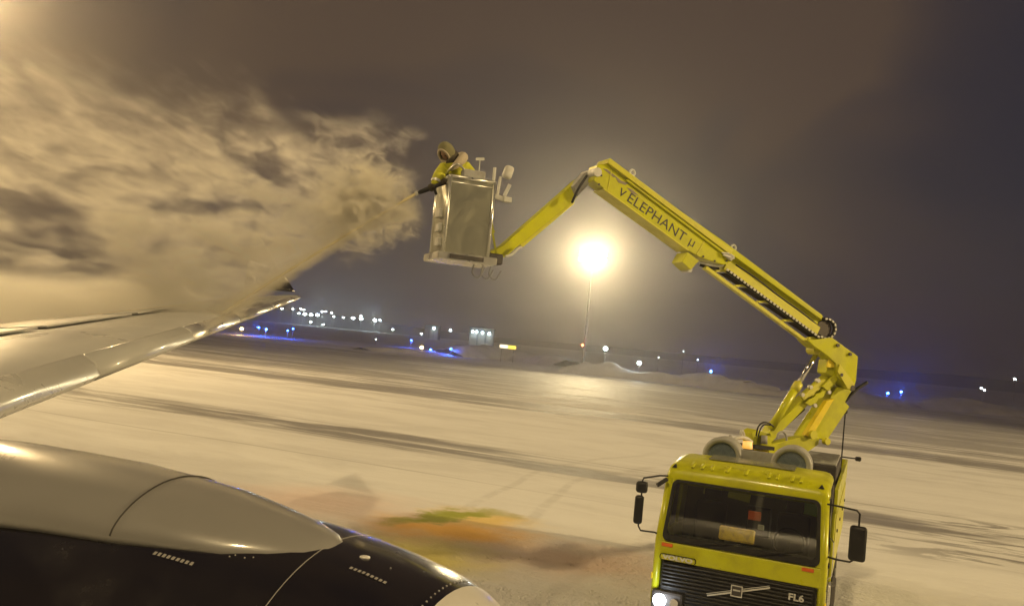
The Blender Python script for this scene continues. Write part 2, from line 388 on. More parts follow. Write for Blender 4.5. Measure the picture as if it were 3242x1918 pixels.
# ------------------------------------------------------------------ snow banks ploughed up at the apron edge
def bank(pts, h, w, seed, label):
    """pts: ground points along the foot; cross-section is a rough hump"""
    bm = bmesh.new(); rings = []
    path = []
    for a, b_ in zip(pts, pts[1:]):
        n = max(3, int((b_ - a).length / 1.2))
        for k in range(n): path.append(a.lerp(b_, k / n))
    path.append(pts[-1])
    tot = len(path)
    for i, p in enumerate(path):
        t = (path[min(i + 1, tot - 1)] - path[max(i - 1, 0)]).normalized(); nrm = Vector((-t.y, t.x, 0))
        if nrm.y < 0: nrm = -nrm
        env = min(1, min(i, tot - 1 - i) / 8.0)
        hh = h * (0.78 + 0.35 * mnoise.noise(Vector((i * 0.09, seed, 0))) + 0.32 * mnoise.noise(Vector((i * 0.21, seed, 4)))) * (0.45 + 0.55 * env)
        hh = max(hh, 0.12)
        ring = []
        for q in range(11):
            s = q / 10; z = math.sin(math.pi * s) ** 0.75 * hh
            z += 0.22 * h * mnoise.noise(Vector((i * 0.35, s * 5, seed))) * math.sin(math.pi * s)
            ring.append(bm.verts.new(p + nrm * (s * w) + Vector((0, 0, z - 0.05))))
        rings.append(ring)
    for a, b_ in zip(rings, rings[1:]):
        for q in range(10): bm.faces.new((a[q], a[q + 1], b_[q + 1], b_[q]))
    o = finish('snow_bank', bm, M_bank, smooth=True)
    return tag(o, label, 'snow bank', 'snow banks ploughed along the apron edge')
bank([PZ(1470, 1132, 0), PZ(1600, 1140, 0), PZ(1735, 1160, 0)], 3.2, 9, 1.3, 'tall rounded snow bank below the lit yellow sign, left of the mast')
bank([PZ(1765, 1172, 0), PZ(1900, 1190, 0), PZ(2030, 1205, 0)], 2.7, 7, 5.1, 'snow bank at the foot of the lamp mast')
bank([PZ(2015, 1203, 0), PZ(2200, 1222, 0), PZ(2330, 1240, 0), PZ(2480, 1255, 0)], 3.0, 7, 9.7, 'long lumpy snow bank behind the bright white lamps, right of the mast')
bank([PZ(2470, 1254, 0), PZ(2700, 1276, 0), PZ(2930, 1295, 0)], 2.1, 6, 13.2, 'low snow bank running behind the truck boom on the right')
bank([PZ(2925, 1296, 0), PZ(3080, 1308, 0), PZ(3420, 1340, 0)], 2.2, 6, 17.9, 'low snow bank at the right edge of the apron')
bank([PZ(1180, 1112, 0), PZ(1300, 1120, 0), PZ(1440, 1128, 0)], 1.3, 6, 21.4, 'flat snow bank under the pair of blue lights left of the sign')

# ------------------------------------------------------------------ hills and shore beyond the field
def hill(name, pts, depth, mat):
    bm = bmesh.new(); fr = []; bk = []; ft = []
    for (px, ptop) in pts:
        t = P(px, ptop, depth); b0 = Vector((t.x, t.y, -0.5))
        fr.append(bm.verts.new(b0 - Vector((0, 60, 0)))); ft.append(bm.verts.new(t)); bk.append(bm.verts.new((t.x * 1.3, t.y + 260, -0.5)))
    for i in range(len(pts) - 1):
        bm.faces.new((fr[i], fr[i + 1], ft[i + 1], ft[i])); bm.faces.new((ft[i], ft[i + 1], bk[i + 1], bk[i]))
    return tag(finish(name, bm, mat, smooth=True), kind='structure')
M_hill = pbr('snowy_scrub', (0.16, 0.16, 0.165), 0.9, 0, 0.5, 0.01, (0.2, 0.2, 0.2))
hill('hills', [(300, 930), (600, 955), (820, 975), (930, 985), (1010, 992), (1100, 1003), (1190, 1016), (1270, 1030), (1400, 1048), (1500, 1056)], 700, M_hill)
hill('far_ridge', [(1480, 1060), (1900, 1095), (2300, 1132), (2700, 1166), (2900, 1180), (3000, 1184), (3150, 1200), (3300, 1216), (3600, 1250)], 800, M_hill)

# ------------------------------------------------------------------ lamps
LIGHTC = (1.0, 0.73, 0.35)
def point(name, loc, w, colr, rad, parent):
    l = bpy.data.lights.new(name, 'POINT'); l.energy = w; l.color = colr; l.shadow_soft_size = rad
    o = bpy.data.objects.new(name, l); C.objects.link(o); o.location = loc
    if parent is not None: o.parent = parent; o.matrix_parent_inverse = root_inv(parent)
    return o
def spot(name, loc, tgt, w, colr, rad, ang, parent, blend=0.6):
    l = bpy.data.lights.new(name, 'SPOT'); l.energy = w; l.color = colr; l.shadow_soft_size = rad
    l.spot_size = R(ang); l.spot_blend = blend
    o = bpy.data.objects.new(name, l); C.objects.link(o); o.location = loc
    o.rotation_euler = (Vector(tgt) - Vector(loc)).to_track_quat('-Z', 'Y').to_euler()
    if parent is not None: o.parent = parent; o.matrix_parent_inverse = root_inv(parent)
    return o
def mast(base, h, label, face, heads=6, lens=M_flood):
    r = empty('floodlight_mast', base, 0, label, 'lamp mast', 'floodlight masts round the apron')
    bm = bmesh.new(); add_tube(bm, [base, base + Vector((0, 0, h))], 0.2, 10, True, rs=[0.26, 0.12]); finish('pole', bm, M_mast, r, True)
    bm = bmesh.new(); top = base + Vector((0, 0, h)); f = Vector((face.x, face.y, 0)).normalized(); s = Vector((-f.y, f.x, 0))
    add_bar(bm, top - s * 1.7, top + s * 1.7, 0.12, 0.12); add_bar(bm, top - s * 1.7 + Vector((0, 0, -0.9)), top + s * 1.7 + Vector((0, 0, -0.9)), 0.1, 0.1)
    for e in (-1.6, 1.6): add_bar(bm, top + s * e, top + s * e + Vector((0, 0, -0.9)), 0.08, 0.08)
    finish('crossbar', bm, M_mast, r)
    for k in range(heads):
        c = top + s * (-1.75 + 3.5 * (k % (heads // 2)) / (heads // 2 - 1)) + Vector((0, 0, -1.0 * (k // (heads // 2)))) + f * 0.3
        rot = (f + Vector((0, 0, -0.35))).to_track_quat('Y', 'Z').to_matrix()
        bm = bmesh.new(); add_box(bm, c, (0.92, 0.26, 0.74), rot, 0.04); hd = finish('lamp_head', bm, M_dgrey, r)
        bm = bmesh.new(); add_box(bm, c + rot @ Vector((0, 0.135, 0)), (0.84, 0.03, 0.66), rot, 0.01); finish('lens', bm, lens, hd)
    return r, top
# the mast in the picture
b = PZ(1845, 1168, 0.0); b = P(1845, 1150, 150); topv = P(1877, 812, 150)
mast_base = Vector((topv.x, topv.y, 0))
m1, t1 = mast(mast_base, topv.z + 0.45, 'tall lit apron floodlight mast standing behind the snow bank', -mast_base)
spot('flood_beam', t1 + Vector((0, -1.1, -0.45)), Vector((0, 30, 22)), 78000, (1.0, 0.80, 0.44), 1.0, 110, m1, 1.0)
# red obstruction light on it
bm = bmesh.new(); rp = P(1844, 1092, 149.3); add_ball(bm, rp, 0.22, 10, 8); finish('red_light', bm, M_red, m1, True)
# mast just outside the upper left corner
bl = P(-150, -60, 62); m2, t2 = mast(Vector((bl.x, bl.y, 0)), bl.z, 'floodlight mast beyond the wing, out of frame at the upper left', -bl)
point('flood_glow', t2 + Vector((0.4, -1.0, -0.4)), 48000, (1.0, 0.68, 0.30), 0.7, m2)
# masts behind the aircraft
for (uu, vv, hh, ww, lab) in ((-6, -28, 44, 66000, 'tall floodlight mast behind the aircraft, out of view'),):
    q = DD * uu + DN * vv; mk, tk = mast(Vector((q.x, q.y, 0)), hh, lab, -q)
    spot('flood_beam', tk + (-q).normalized() * 0.9 + Vector((0, 0, -0.4)), Vector((2, 24, 0)), ww, LIGHTC, 1.2, 120, mk)
q = Vector((118, -5, 0)); mk, tk = mast(q, 42.0, 'floodlight mast out of frame on the right, beside the truck', -q)
spot('flood_beam', tk + (-q).normalized() * 0.9 + Vector((0, 0, -0.4)), Vector((4, 40, 0)), 600000, LIGHTC, 1.6, 80, mk)
q = Vector((-98, 46, 0)); mk, tk = mast(q, 40.0, 'added fill floodlight mast, unseen on the left beyond the wing', -q)  # added fill light, brightens the apron in the truck's shadow
spot('flood_beam', tk + (-q).normalized() * 0.9 + Vector((0, 0, -0.4)), Vector((2, 24, 0)), 120000, LIGHTC, 1.6, 80, mk)

def field_light(px, py, y, mat, colr, watts, label, cat, group, size=0.16):
    c = P(px, py, y); r = empty('field_light', (c.x, c.y, 0), 0, label, cat, group)
    bm = bmesh.new(); add_tube(bm, [Vector((c.x, c.y, 0)), Vector((c.x, c.y, c.z - size * 0.6))], 0.035, 6); finish('stem', bm, M_mast, r)
    bm = bmesh.new(); add_disc(bm, Vector((c.x, c.y, c.z - size * 0.95)), (0, 0, 1), size * 0.8, size * 0.35, 10); finish('collar', bm, M_dgrey, r)
    bm = bmesh.new(); add_ball(bm, c, size, 10, 8, (1, 1, 1.0)); finish('lens', bm, mat, r, True)
    if watts: point('lens_glow', c + Vector((0, -size * 2.2, 0.06)), watts * (1.5 if colr[2] == 1.0 and colr[0] < .1 else 1.2), colr, 0.1, r)
    return r
def gy(px, py): return PZ(px, py, 0).y
BL = (0.02, 0.10, 1.0); gB = 'blue taxiway edge lights'
for (px, py, y, w, lab) in ((820, 1037, 190, 700, 'leftmost blue taxiway light, just right of the wing leading edge'),
                            (843, 1043, 180, 700, 'blue taxiway light second from the left, close beside the first'),
                            (911, 1047, 180, 350, 'blue taxiway light third from the left, below the white lamps'),
                            (928, 1041, 190, 350, 'blue taxiway light fourth from the left, below the white lamps'),
                            (1302, 1078, 210, 600, 'single blue taxiway light above the amber lamp'),
                            (1364, 1107, 170, 450, 'blue taxiway light just right of the amber lamp'),
                            (1428, 1105, 170, 450, 'blue taxiway light furthest right of the group near the sign'),
                            (2250, 1176, 145, 1400, 'lone blue taxiway light above the long snow bank'),
                            (2810, 1244, 150, 1200, 'left one of the two blue lights right of the boom'),
                            (2852, 1240, 156, 1200, 'right one of the two blue lights right of the boom')):
    field_light(px, py, y, M_blue, BL, w, lab, 'taxiway light', gB, 0.24)
AM = (1.0, 0.6, 0.22)
field_light(765, 1041, 175, M_amber, AM, 500, 'amber lamp beside the wing leading edge, left of the blue lights', 'runway light', 'amber guard lamps', 0.34)
field_light(1335, 1100, 172, M_amber, AM, 500, 'amber lamp between the blue lights, left of the yellow sign', 'runway light', 'amber guard lamps', 0.36)
field_light(1917, 1104, 170, M_white_l, (0.85, 1, 0.95), 900, 'round bright white lamp right of the mast foot', 'lamp', None, 0.42)
field_light(2024, 1149, 142, M_white_l, (0.9, 1, 0.95), 500, 'bright white lamp standing just above the snow bank', 'lamp', None, 0.34)
gW = 'small white lights across the field'
for (px, py, s, lab) in ((2085, 1131, 0.10, 'tiny white light right of the bright lamp above the snow bank'), (2164, 1112, 0.09, 'faint light high right of the bright white lamps'),
                    (2209, 1139, 0.10, 'faint white light left of the lone blue light'), (3107, 1229, 0.22, 'left one of the two white lights near the right edge'),
                    (3117, 1235, 0.22, 'right one of the two white lights near the right edge'), (3213, 1200, 0.26, 'white light on the ridge at the right edge'),
                    (1190, 1074, 0.12, 'faint white light left of the lone blue light above the amber lamp')):
    field_light(px, py, 200, M_white_l, None, 0, lab, 'light', gW, s)
# lights of the buildings on the hill
town = [(893, 977), (927, 978), (952, 978), (962, 980), (946, 992), (965, 994), (985, 996), (1005, 997), (1020, 986), (1031, 986), (1050, 990), (1057, 1002),
        (1087, 1005), (1118, 1007), (1143, 1000), (1143, 1009), (1187, 1014), (984, 1019), (1023, 1027), (1203, 1013), (1243, 1043), (1334, 1056)]
bright = {(965, 994), (1005, 997), (1118, 1007), (1143, 1009), (1187, 1014), (985, 996)}
ordw = ['first', 'second', 'third', 'fourth', 'fifth', 'sixth', 'seventh', 'eighth', 'ninth', 'tenth', 'eleventh', 'twelfth', 'thirteenth', 'fourteenth', 'fifteenth', 'sixteenth', 'seventeenth', 'eighteenth', 'nineteenth', 'twentieth', 'twenty-first', 'twenty-second']
town.sort()
for i, (px, py) in enumerate(town):
    c = P(px, py, 620); big = (px, py) in bright
    r = empty('street_lamp', (c.x, c.y, max(c.z - 9, 0)), 0, ('bright' if big else 'faint') + ' white street lamp on the far hill, ' + ordw[i] + ' from the wing tip', 'street lamp', 'lamps on the hill beyond the field')
    bm = bmesh.new(); add_tube(bm, [Vector((c.x, c.y, max(c.z - 9, 0) - 0.2)), c], 0.12, 5); finish('pole', bm, M_mast, r)
    bm = bmesh.new(); add_ball(bm, c, 1.05 if big else 0.62, 8, 6, (1.3, 1, 0.8)); finish('lamp', bm, M_white_l, r, True)
    if big and i % 2 == 0: point('lamp_glow', c + Vector((0, -2.5, 0)), 9000, (0.7, 0.9, 1.0), 0.3, r)

# lit hangar
def hangar(px0, px1, ptop, pbot, y, lamps, label):
    a = P(px0, ptop, y); b_ = P(px1, ptop, y); c = P((px0 + px1) / 2, pbot, y)
    z1 = (a.z + b_.z) / 2; z0 = max(c.z, 0)
    r = empty('hangar', ((a.x + b_.x) / 2, y, 0), 0, label, 'building', None)
    bm = bmesh.new(); add_box(bm, ((a.x + b_.x) / 2, y + 7, z1 / 2), (b_.x - a.x, 14, z1)); finish('wall', bm, M_hang, r)
    bm = bmesh.new(); w = b_.x - a.x; add_prism(bm, [Vector((a.x - 0.5, y - 0.6, z1 + 0.05)), Vector((b_.x + 0.5, y - 0.6, z1 + 0.05)), Vector(((a.x + b_.x) / 2, y - 0.6, z1 + w * 0.07))], Vector((0, 15.5, 0))); finish('roof', bm, M_dgrey, r)
    n = 3
    for k in range(n):
        bm = bmesh.new(); add_box(bm, (a.x + w * (k + 0.5) / n, y - 0.08, z1 * 0.36), (w / n * 0.8, 0.15, z1 * 0.7)); finish('door', bm, M_grey, r)
    for (lx, ly, s) in lamps:
        q = P(lx, ly, y - 1.2); bm = bmesh.new(); add_ball(bm, q, s, 8, 6); finish('lamp', bm, M_hl, r, True)
        point('lamp_glow', q + Vector((0, -1.6, -0.5)), 160, (0.75, 0.95, 1.0), 0.2, r)
M_hang = pbr('hangar_wall', (0.13, 0.15, 0.16), 0.6, 0, 0.4, 0.3, (0.25, 0.27, 0.28))
hangar(1488, 1566, 1040, 1066, 380, ((1497, 1049, 0.62), (1509, 1050, 0.62), (1528, 1053, 0.62), (1549, 1056, 0.7)), 'floodlit hangar with four white lamps behind the yellow sign')
hangar(1345, 1390, 1030, 1048, 470, ((1374, 1039, 0.8),), 'small pale hangar with one white lamp, left of the floodlit hangar')
field_light(1426, 1046, 430, M_white_l, None, 0, 'white lamp between the two hangars', 'light', None, 0.6)

# lit sign
M_sw = emis('sign_white', (1.0, 0.80, 0.50), 2.2); M_sy = emis('sign_yellow', (1.0, 0.62, 0.02), 2.2)
a = P(1582, 1096, 165); b_ = P(1634, 1099, 165); r = empty('taxiway_sign', ((a.x + b_.x) / 2, a.y, 0), 0, 'lit taxiway sign, half cream and half yellow, above the tall snow bank', 'sign')
mid = (a.x + b_.x) / 2; zz = (a.z + b_.z) / 2
bm = bmesh.new(); add_box(bm, ((a.x + mid) / 2, a.y, zz), (mid - a.x, 0.25, 0.62), None, 0.05); finish('cream_panel', bm, M_sw, r)
bm = bmesh.new(); add_box(bm, ((b_.x + mid) / 2, a.y - 0.01, zz - 0.03), (b_.x - mid, 0.25, 0.62), None, 0.05); finish('yellow_panel', bm, M_sy, r)
for x in (a.x + 0.4, b_.x - 0.4):
    bm = bmesh.new(); add_bar(bm, (x, a.y, 0), (x, a.y, zz - 0.3), 0.06, 0.06); finish('post', bm, M_dgrey, r)

# ------------------------------------------------------------------ aircraft
AC = empty('airliner', (-1.2, -1.5, 0), 0, 'white airliner with black engine cowl, its wing being sprayed', 'airplane')
# wing ---------------------------------------------------------------
A0 = P(-60, 1330, 6.4); TIP = P(952, 943, 18.1)
AFT = -DD
def wing_sec(s, chord_frac=1.0):
    """airfoil ring at s (0 near .. 1 tip); chord runs aft"""
    le = A0.lerp(TIP, s)
    ch = 5.2 + (1.35 - 5.2) * s
    if s > 0.93: ch *= 1 - (s - 0.93) * 4.0
    th = ch * 0.095
    pts = []
    prof = [(1, 0), (0.8, .26), (0.6, .55), (0.4, .82), (0.22, .95), (0.12, .86), (0.05, .62), (0.018, .38), (0.0, 0), (0.018, -.24), (0.07, -.33), (0.2, -.38), (0.45, -.30), (0.75, -.12)]
    for (cx_, t) in prof:
        up = Vector((0, 0, 1))
        pts.append(le + AFT * (cx_ * ch) + up * (t * th * 0.62 - cx_ * ch * 0.035))
    return pts
secs = [-0.35, -0.15, 0, 0.15, 0.3, 0.45, 0.6, 0.75, 0.88, 0.95, 0.985, 1.0]
def loft(bm, rings, closed=True, cap=True):
    vr = [[bm.verts.new(p) for p in r_] for r_ in rings]
    n = len(vr[0])
    for a_, b2 in zip(vr, vr[1:]):
        for k in range(n if closed else n - 1): bm.faces.new((a_[k], a_[(k + 1) % n], b2[(k + 1) % n], b2[k]))
    if cap: bm.faces.new(vr[0]); bm.faces.new(list(reversed(vr[-1])))
    return vr
bm = bmesh.new(); loft(bm, [wing_sec(s) for s in secs]); wing = finish('wing', bm, M_wing, AC, True)
# metal leading edge slats, each a little proud
def slat(s0, s1):
    bm = bmesh.new(); rings = []
    for s in (s0, (s0 + s1) / 2, s1):
        full = wing_sec(s); sub = [full[5].lerp(full[6], 0.9)] + full[6:10] + [full[9].lerp(full[10], 0.5)]
        c = sub[0].lerp(sub[-1], 0.5)
        rings.append([p + (p - c).normalized() * 0.008 for p in sub])
    loft(bm, rings, closed=True, cap=True)
    return bm
for s0, s1, mm in ((-0.2, 0.17, M_wing), (0.175, 0.41, M_wing), (0.415, 0.60, M_lip), (0.605, 0.80, M_lip), (0.805, 0.985, M_lip)):
    finish('slat', slat(s0, s1), mm, wing, True)
# spoiler / flap panels on top
for k, (s0, s1) in enumerate(((-0.15, 0.08), (0.09, 0.28), (0.29, 0.47), (0.48, 0.64))):
    bm = bmesh.new(); a = wing_sec(s0); b2 = wing_sec(s1)
    q = [a[3], b2[3], b2[2], a[2]]; n = (q[1] - q[0]).cross(q[3] - q[0]).normalized(); n = n if n.z > 0 else -n
    c = sum(q, Vector()) / 4; q = [c + (p - c) * 0.97 + n * 0.02 for p in q]
    add_prism(bm, q, n * 0.02); finish('spoiler', bm, M_wing, wing)
for s in (0.2, 0.52):
    full = wing_sec(s); bm = bmesh.new(); c = full[0] + Vector((0, 0, -0.22))
    add_tube(bm, [c - AFT * 1.6, c - AFT * 0.8, c, c + AFT * 0.45, c + AFT * 0.7], 0.15, 10, True, rs=[0.03, 0.15, 0.17, 0.09, 0.02]); finish('flap_fairing', bm, M_wing, wing, True)
# winglet
tsec = wing_sec(0.985); wl = empty
bm = bmesh.new()
w0 = P(935, 925, 18.3); w1 = P(772, 912, 19.0); w2 = P(800, 738, 19.4); w3 = P(815, 735, 19.2)
def lens_sec(a_, b3, th):
    c = []
    t = (b3 - a_).normalized(); n = t.cross(Vector((0, 0, 1))).normalized()
    L = (b3 - a_).length
    for f, h in ((0, 0), (0.1, .5), (0.35, .9), (0.7, .5), (1, 0), (0.7, -.5), (0.35, -.9), (0.1, -.5)):
        c.append(a_.lerp(b3, f) + n * h * th * L)
    return c
rings = []
for f in (0, 0.08, 0.2, 0.35, 0.55, 0.75, 0.92, 1.0):
    sw = f ** 1.15
    rings.append(lens_sec(w0.lerp(w3, sw) + Vector((0, 0, 0)), w1.lerp(w2, f), 0.05))
loft(bm, rings[2:]); wlo = finish('winglet', bm, M_white, AC, True)
bm = bmesh.new(); loft(bm, rings[:3]); finish('winglet_root', bm, M_cowl, wlo, True)

# engine --------------------------------------------------------------
EL = P(1468, 1890, 4.75)                    # top of the intake lip
ER = 1.28
def cowl_r(t):                              # t metres aft of lip
    tab = [(0, .84), (0.03, .905), (0.10, .965), (0.25, 1.03), (0.55, 1.10), (1.0, 1.165), (1.6, 1.205), (2.4, 1.22), (3.4, 1.20), (4.6, 1.12), (5.6, .98)]
    for (a_, ra), (b3, rb) in zip(tab, tab[1:]):
        if t <= b3: 
            f = (t - a_) / (b3 - a_); return ra + (rb - ra) * f
    return tab[-1][1]
EAX = Vector((0, 0, 0)); ECN = Vector((EL.x, EL.y, EL.z - 0.965)) + DD * 0.10
EN = DN
def cring(t, n=64, add=0.0):
    c = ECN + AFT * t + Vector((0, 0, 0.0)); r_ = cowl_r(t) + add
    return [c + EN * (math.cos(6.28318 * k / n) * r_) + Vector((0, 0, math.sin(6.28318 * k / n) * r_)) for k in range(n)]
ts = [0.16, 0.25, 0.4, 0.6, 0.85, 1.1, 1.3, 1.6, 2.0, 2.4, 2.9, 3.4, 4.0, 4.6, 5.2, 5.6]
bm = bmesh.new(); loft(bm, [cring(t) for t in ts], cap=False); cowl = finish('engine_cowl', bm, M_cowl, AC, True)
lipr = [ECN + AFT * 0 for _ in range(0)]
bm = bmesh.new(); rings = []
for t, rr_ in ((0.9, .78), (0.4, .77), (0.12, .79), (0.03, .82), (0.0, .85), (0.012, .885), (0.04, .915), (0.10, .962), (0.157, .992)):
    c = ECN + AFT * t; rings.append([c + EN * (math.cos(6.28318 * k / 64) * rr_) + Vector((0, 0, math.sin(6.28318 * k / 64) * rr_)) for k in range(64)])
loft(bm, rings, cap=False); lip = finish('intake_lip', bm, M_lip2, cowl, True)
bm = bmesh.new(); add_disc(bm, ECN + AFT * 0.85, AFT, 0.78, 0.03, 48); finish('fan_face', bm, M_dgrey, cowl)
def seam(t, a0, a1, r_=0.006, mat=M_sealine, name='seam', tw=0.0, par=None, add=0.001):
    bm = bmesh.new(); pts = []
    for k in range(33):
        a = R(a0 + (a1 - a0) * k / 32); tt = t + tw * k / 32; rr_ = cowl_r(tt) + add
        pts.append(ECN + AFT * tt + EN * math.cos(a) * rr_ + Vector((0, 0, math.sin(a) * rr_)))
    add_tube(bm, pts, r_, 5); finish(name, bm, mat, par or cowl)
def project(p):
    d = p - CAM; z = d.dot(fw); return (CX + F_PX * d.dot(RT) / z, CY - F_PX * d.dot(UP) / z)
seam(0.86, 60, 200, 0.0025, M_mark)
seam(2.75, 60, 200)
# rivets round the lip joint
for k in range(26):
    a = R(75 + k * 2.6); rr_ = cowl_r(0.2); bm = bmesh.new()
    add_ball(bm, ECN + AFT * 0.2 + EN * math.cos(a) * rr_ + Vector((0, 0, math.sin(a) * rr_)), 0.006, 6, 4); finish('rivet', bm, M_mark, cowl, True)
def on_cowl(t, adeg, add=0.0):
    a = R(adeg); rr_ = cowl_r(t) + add
    return ECN + AFT * t + EN * math.cos(a) * rr_ + Vector((0, 0, math.sin(a) * rr_))
def stencil(t, adeg, w, h, tilt=0.0):
    """row of small stencilled characters"""
    for k in range(9):
        bm = bmesh.new(); tt = t - w * (k / 8); q = []
        for (dt, da) in ((0, 0), (w / 13, 0), (w / 13, h), (0, h)): q.append(on_cowl(tt - dt, adeg + da + tilt * k, 0.002))
        n = (q[0] - (ECN + AFT * tt)).normalized(); add_prism(bm, q, n * 0.0008); finish('stencil_mark', bm, M_mark, cowl)
def cowl_find(px, py):
    best = None
    for i in range(8, 220):
        for a in range(84, 190, 1):
            q = project(on_cowl(i * 0.02, a)); e = (q[0] - px) ** 2 + (q[1] - py) ** 2
            if best is None or e < best[0]: best = (e, i * 0.02, a)
    return best[1:]
ta_, aa_ = cowl_find(495, 1740); stencil(ta_, aa_, 0.24, 1.1)
ta_, aa_ = cowl_find(1112, 1790); stencil(ta_, aa_, 0.20, 1.1)
for (qx, qy) in ((730, 1757), (748, 1760), (775, 1764), (800, 1768), (1237, 1800)):
    ta_, aa_ = cowl_find(qx, qy); bm = bmesh.new(); add_ball(bm, on_cowl(ta_, aa_), 0.005, 6, 4); finish('fastener', bm, M_mark, cowl, True)
ta_, aa_ = cowl_find(1155, 1762); bm = bmesh.new(); add_ball(bm, on_cowl(ta_, aa_), 0.022, 10, 6, (1.4, 1, .5)); finish('vent_cap', bm, M_lip2, cowl, True)
# pylon fairing: white spine on top of the cowl
def pyl(t, hw, top, n=26):
    """cross-section ring: hw half-width (m), top = height above cowl radius; bottom sunk into the cowl"""
    c = ECN + AFT * t; pts = []; base = cowl_r(min(t, 5.5))
    for k in range(n):
        a = math.pi * k / (n - 1)
        x = -math.cos(a) * hw; zt = base * math.cos(min(abs(x) / base, 1) * 1.0) - 0.06
        z = zt + (math.sin(a) ** 0.8) * (top + 0.06)
        pts.append(c + EN * (x + PYO) + Vector((0, 0, z)))
    return pts
PYO = -0.10
rings = []
for t, hw, top in ((0.80, .02, -.04), (0.84, .12, 0.005), (0.92, .21, 0.02), (1.08, .31, 0.045), (1.3, .40, .075), (1.6, .47, .105), (2.0, .53, .13), (2.4, .57, .145), (2.9, .61, .155), (3.4, .64, .16), (4.0, .66, .165), (4.8, .66, .17), (5.6, .64, .17)):
    rings.append(pyl(t, hw, top))
bm = bmesh.new(); loft(bm, rings, closed=True, cap=True); pyo = finish('pylon_fairing', bm, M_white, AC, True)
bm = bmesh.new(); rr = pyl(1.95, .525, .130); add_tube(bm, rr[1:-1], 0.005, 5); finish('seam', bm, M_sealine, pyo)
# fuselage (the camera looks out of one of its windows)
bm = bmesh.new(); FC = Vector((0, 0, 3.95)) - DN * 3.1; rings = []
for t, rr_ in ((-26, .9), (-22, 1.5), (-16, 1.88), (-6, 1.9), (0, 1.9), (8, 1.9), (11, 1.75), (13, 1.35), (14.5, .7), (15, .1)):
    c = FC + DD * t; rings.append([c + DN * math.cos(6.28318 * k / 40) * rr_ + Vector((0, 0, math.sin(6.28318 * k / 40) * rr_ * 1.05)) for k in range(40)])
loft(bm, rings); fus = finish('fuselage', bm, M_white, AC, True)
for k in range(-14, 15):
    if k == 0: continue
    c = FC + DD * (k * 0.52) + DN * 1.90 + Vector((0, 0, 0.30)); bm = bmesh.new()
    rot = Matrix((DD, DN, Vector((0, 0, 1)))).transposed(); add_box(bm, c, (0.24, 0.03, 0.34), rot, 0.012); finish('cabin_window', bm, M_black, fus)
M_let = pbr('navy_letters', (0.01, 0.012, 0.03), 0.4)
t_ = text_obj('lettering', 'ICELANDAIR', basis(-DD, Vector((0, 0, 0.86)) - DN * 0.51, DN * 0.86 + Vector((0, 0, 0.51)), FC + DD * -3.9 + DN * 1.66 + Vector((0, 0, 1.0))), 0.50, M_let, AC, 0.03, 0.01)
t_.matrix_parent_inverse = root_inv(AC)

# ------------------------------------------------------------------ de-icing truck
TY = -22.5; TO = PZ(2337, 1748, 1.72); 
TB = Vector((math.sin(R(-TY)), math.cos(R(-TY)), 0))
TORG = Vector((TO.x, TO.y, 0)) - TB * 0.03
TR = empty('deicing_truck', TORG, R(TY), 'yellow de-icing truck with folding boom raised towards the wing', 'truck')
def T(name, bm, mat, parent=None, smooth=False):      # part in truck coordinates: x image-right, y backwards, z up
    o = finish(name, bm, mat, None, smooth)
    o.parent = parent or TR
    return o
HW = 1.17
# cab shell: lofted outline in the y-z plane with rounded corners
def cab_ring(x, inset):
    f = inset
    return [(x, 0.02 + f, 0.52), (x, 0.0 + f, 1.10), (x, 0.02 + f, 1.70), (x, 0.10 + f, 2.60), (x, 0.20 + f, 2.72), (x, 0.45 + f, 2.80), (x, 1.45, 2.86), (x, 1.60, 2.80), (x, 1.66, 2.60), (x, 1.68, 1.4), (x, 1.68, 0.72), (x, 1.2, 0.72), (x, 1.05, 0.95), (x, 0.35, 0.95), (x, 0.25, 0.52)]
bm = bmesh.new()
def shell_sec(xs_):
    return [[Vector(p) for p in cab_ring(x, i_)] for x, i_ in xs_]
# build as side walls, roof, back, front panels so the screen and door openings are real
def quadstrip(bm, A_, B_):
    va = [bm.verts.new(p) for p in A_]; vb = [bm.verts.new(p) for p in B_]
    for k in range(len(va) - 1): bm.faces.new((va[k], va[k + 1], vb[k + 1], vb[k]))
# roof with cambered corners
bm = bmesh.new(); rings = []
for y, z, hw in ((0.205, 2.62, 1.02), (0.215, 2.68, 1.04), (0.27, 2.745, 1.05), (0.42, 2.80, 1.05), (0.8, 2.84, 1.05), (1.3, 2.86, 1.05), (1.55, 2.84, 1.04), (1.64, 2.76, 1.02), (1.66, 2.64, 1.00)):
    ring = []
    for (fx, dz) in ((-1, -0.10), (-0.985, -0.05), (-0.95, -0.012), (-0.88, 0.006), (-0.5, 0.015), (0, 0.02), (0.5, 0.015), (0.88, 0.006), (0.95, -0.012), (0.985, -0.05), (1, -0.10)):
        ring.append(Vector((fx * (hw + 0.09), y, z + dz)))
    ring.append(Vector(((hw + 0.05), y, min(z, 2.64) - 0.1))); ring.append(Vector((-(hw + 0.05), y, min(z, 2.64) - 0.1)))
    rings.append(ring)
loft(bm, rings); roof = T('roof', bm, M_yel, None, True)
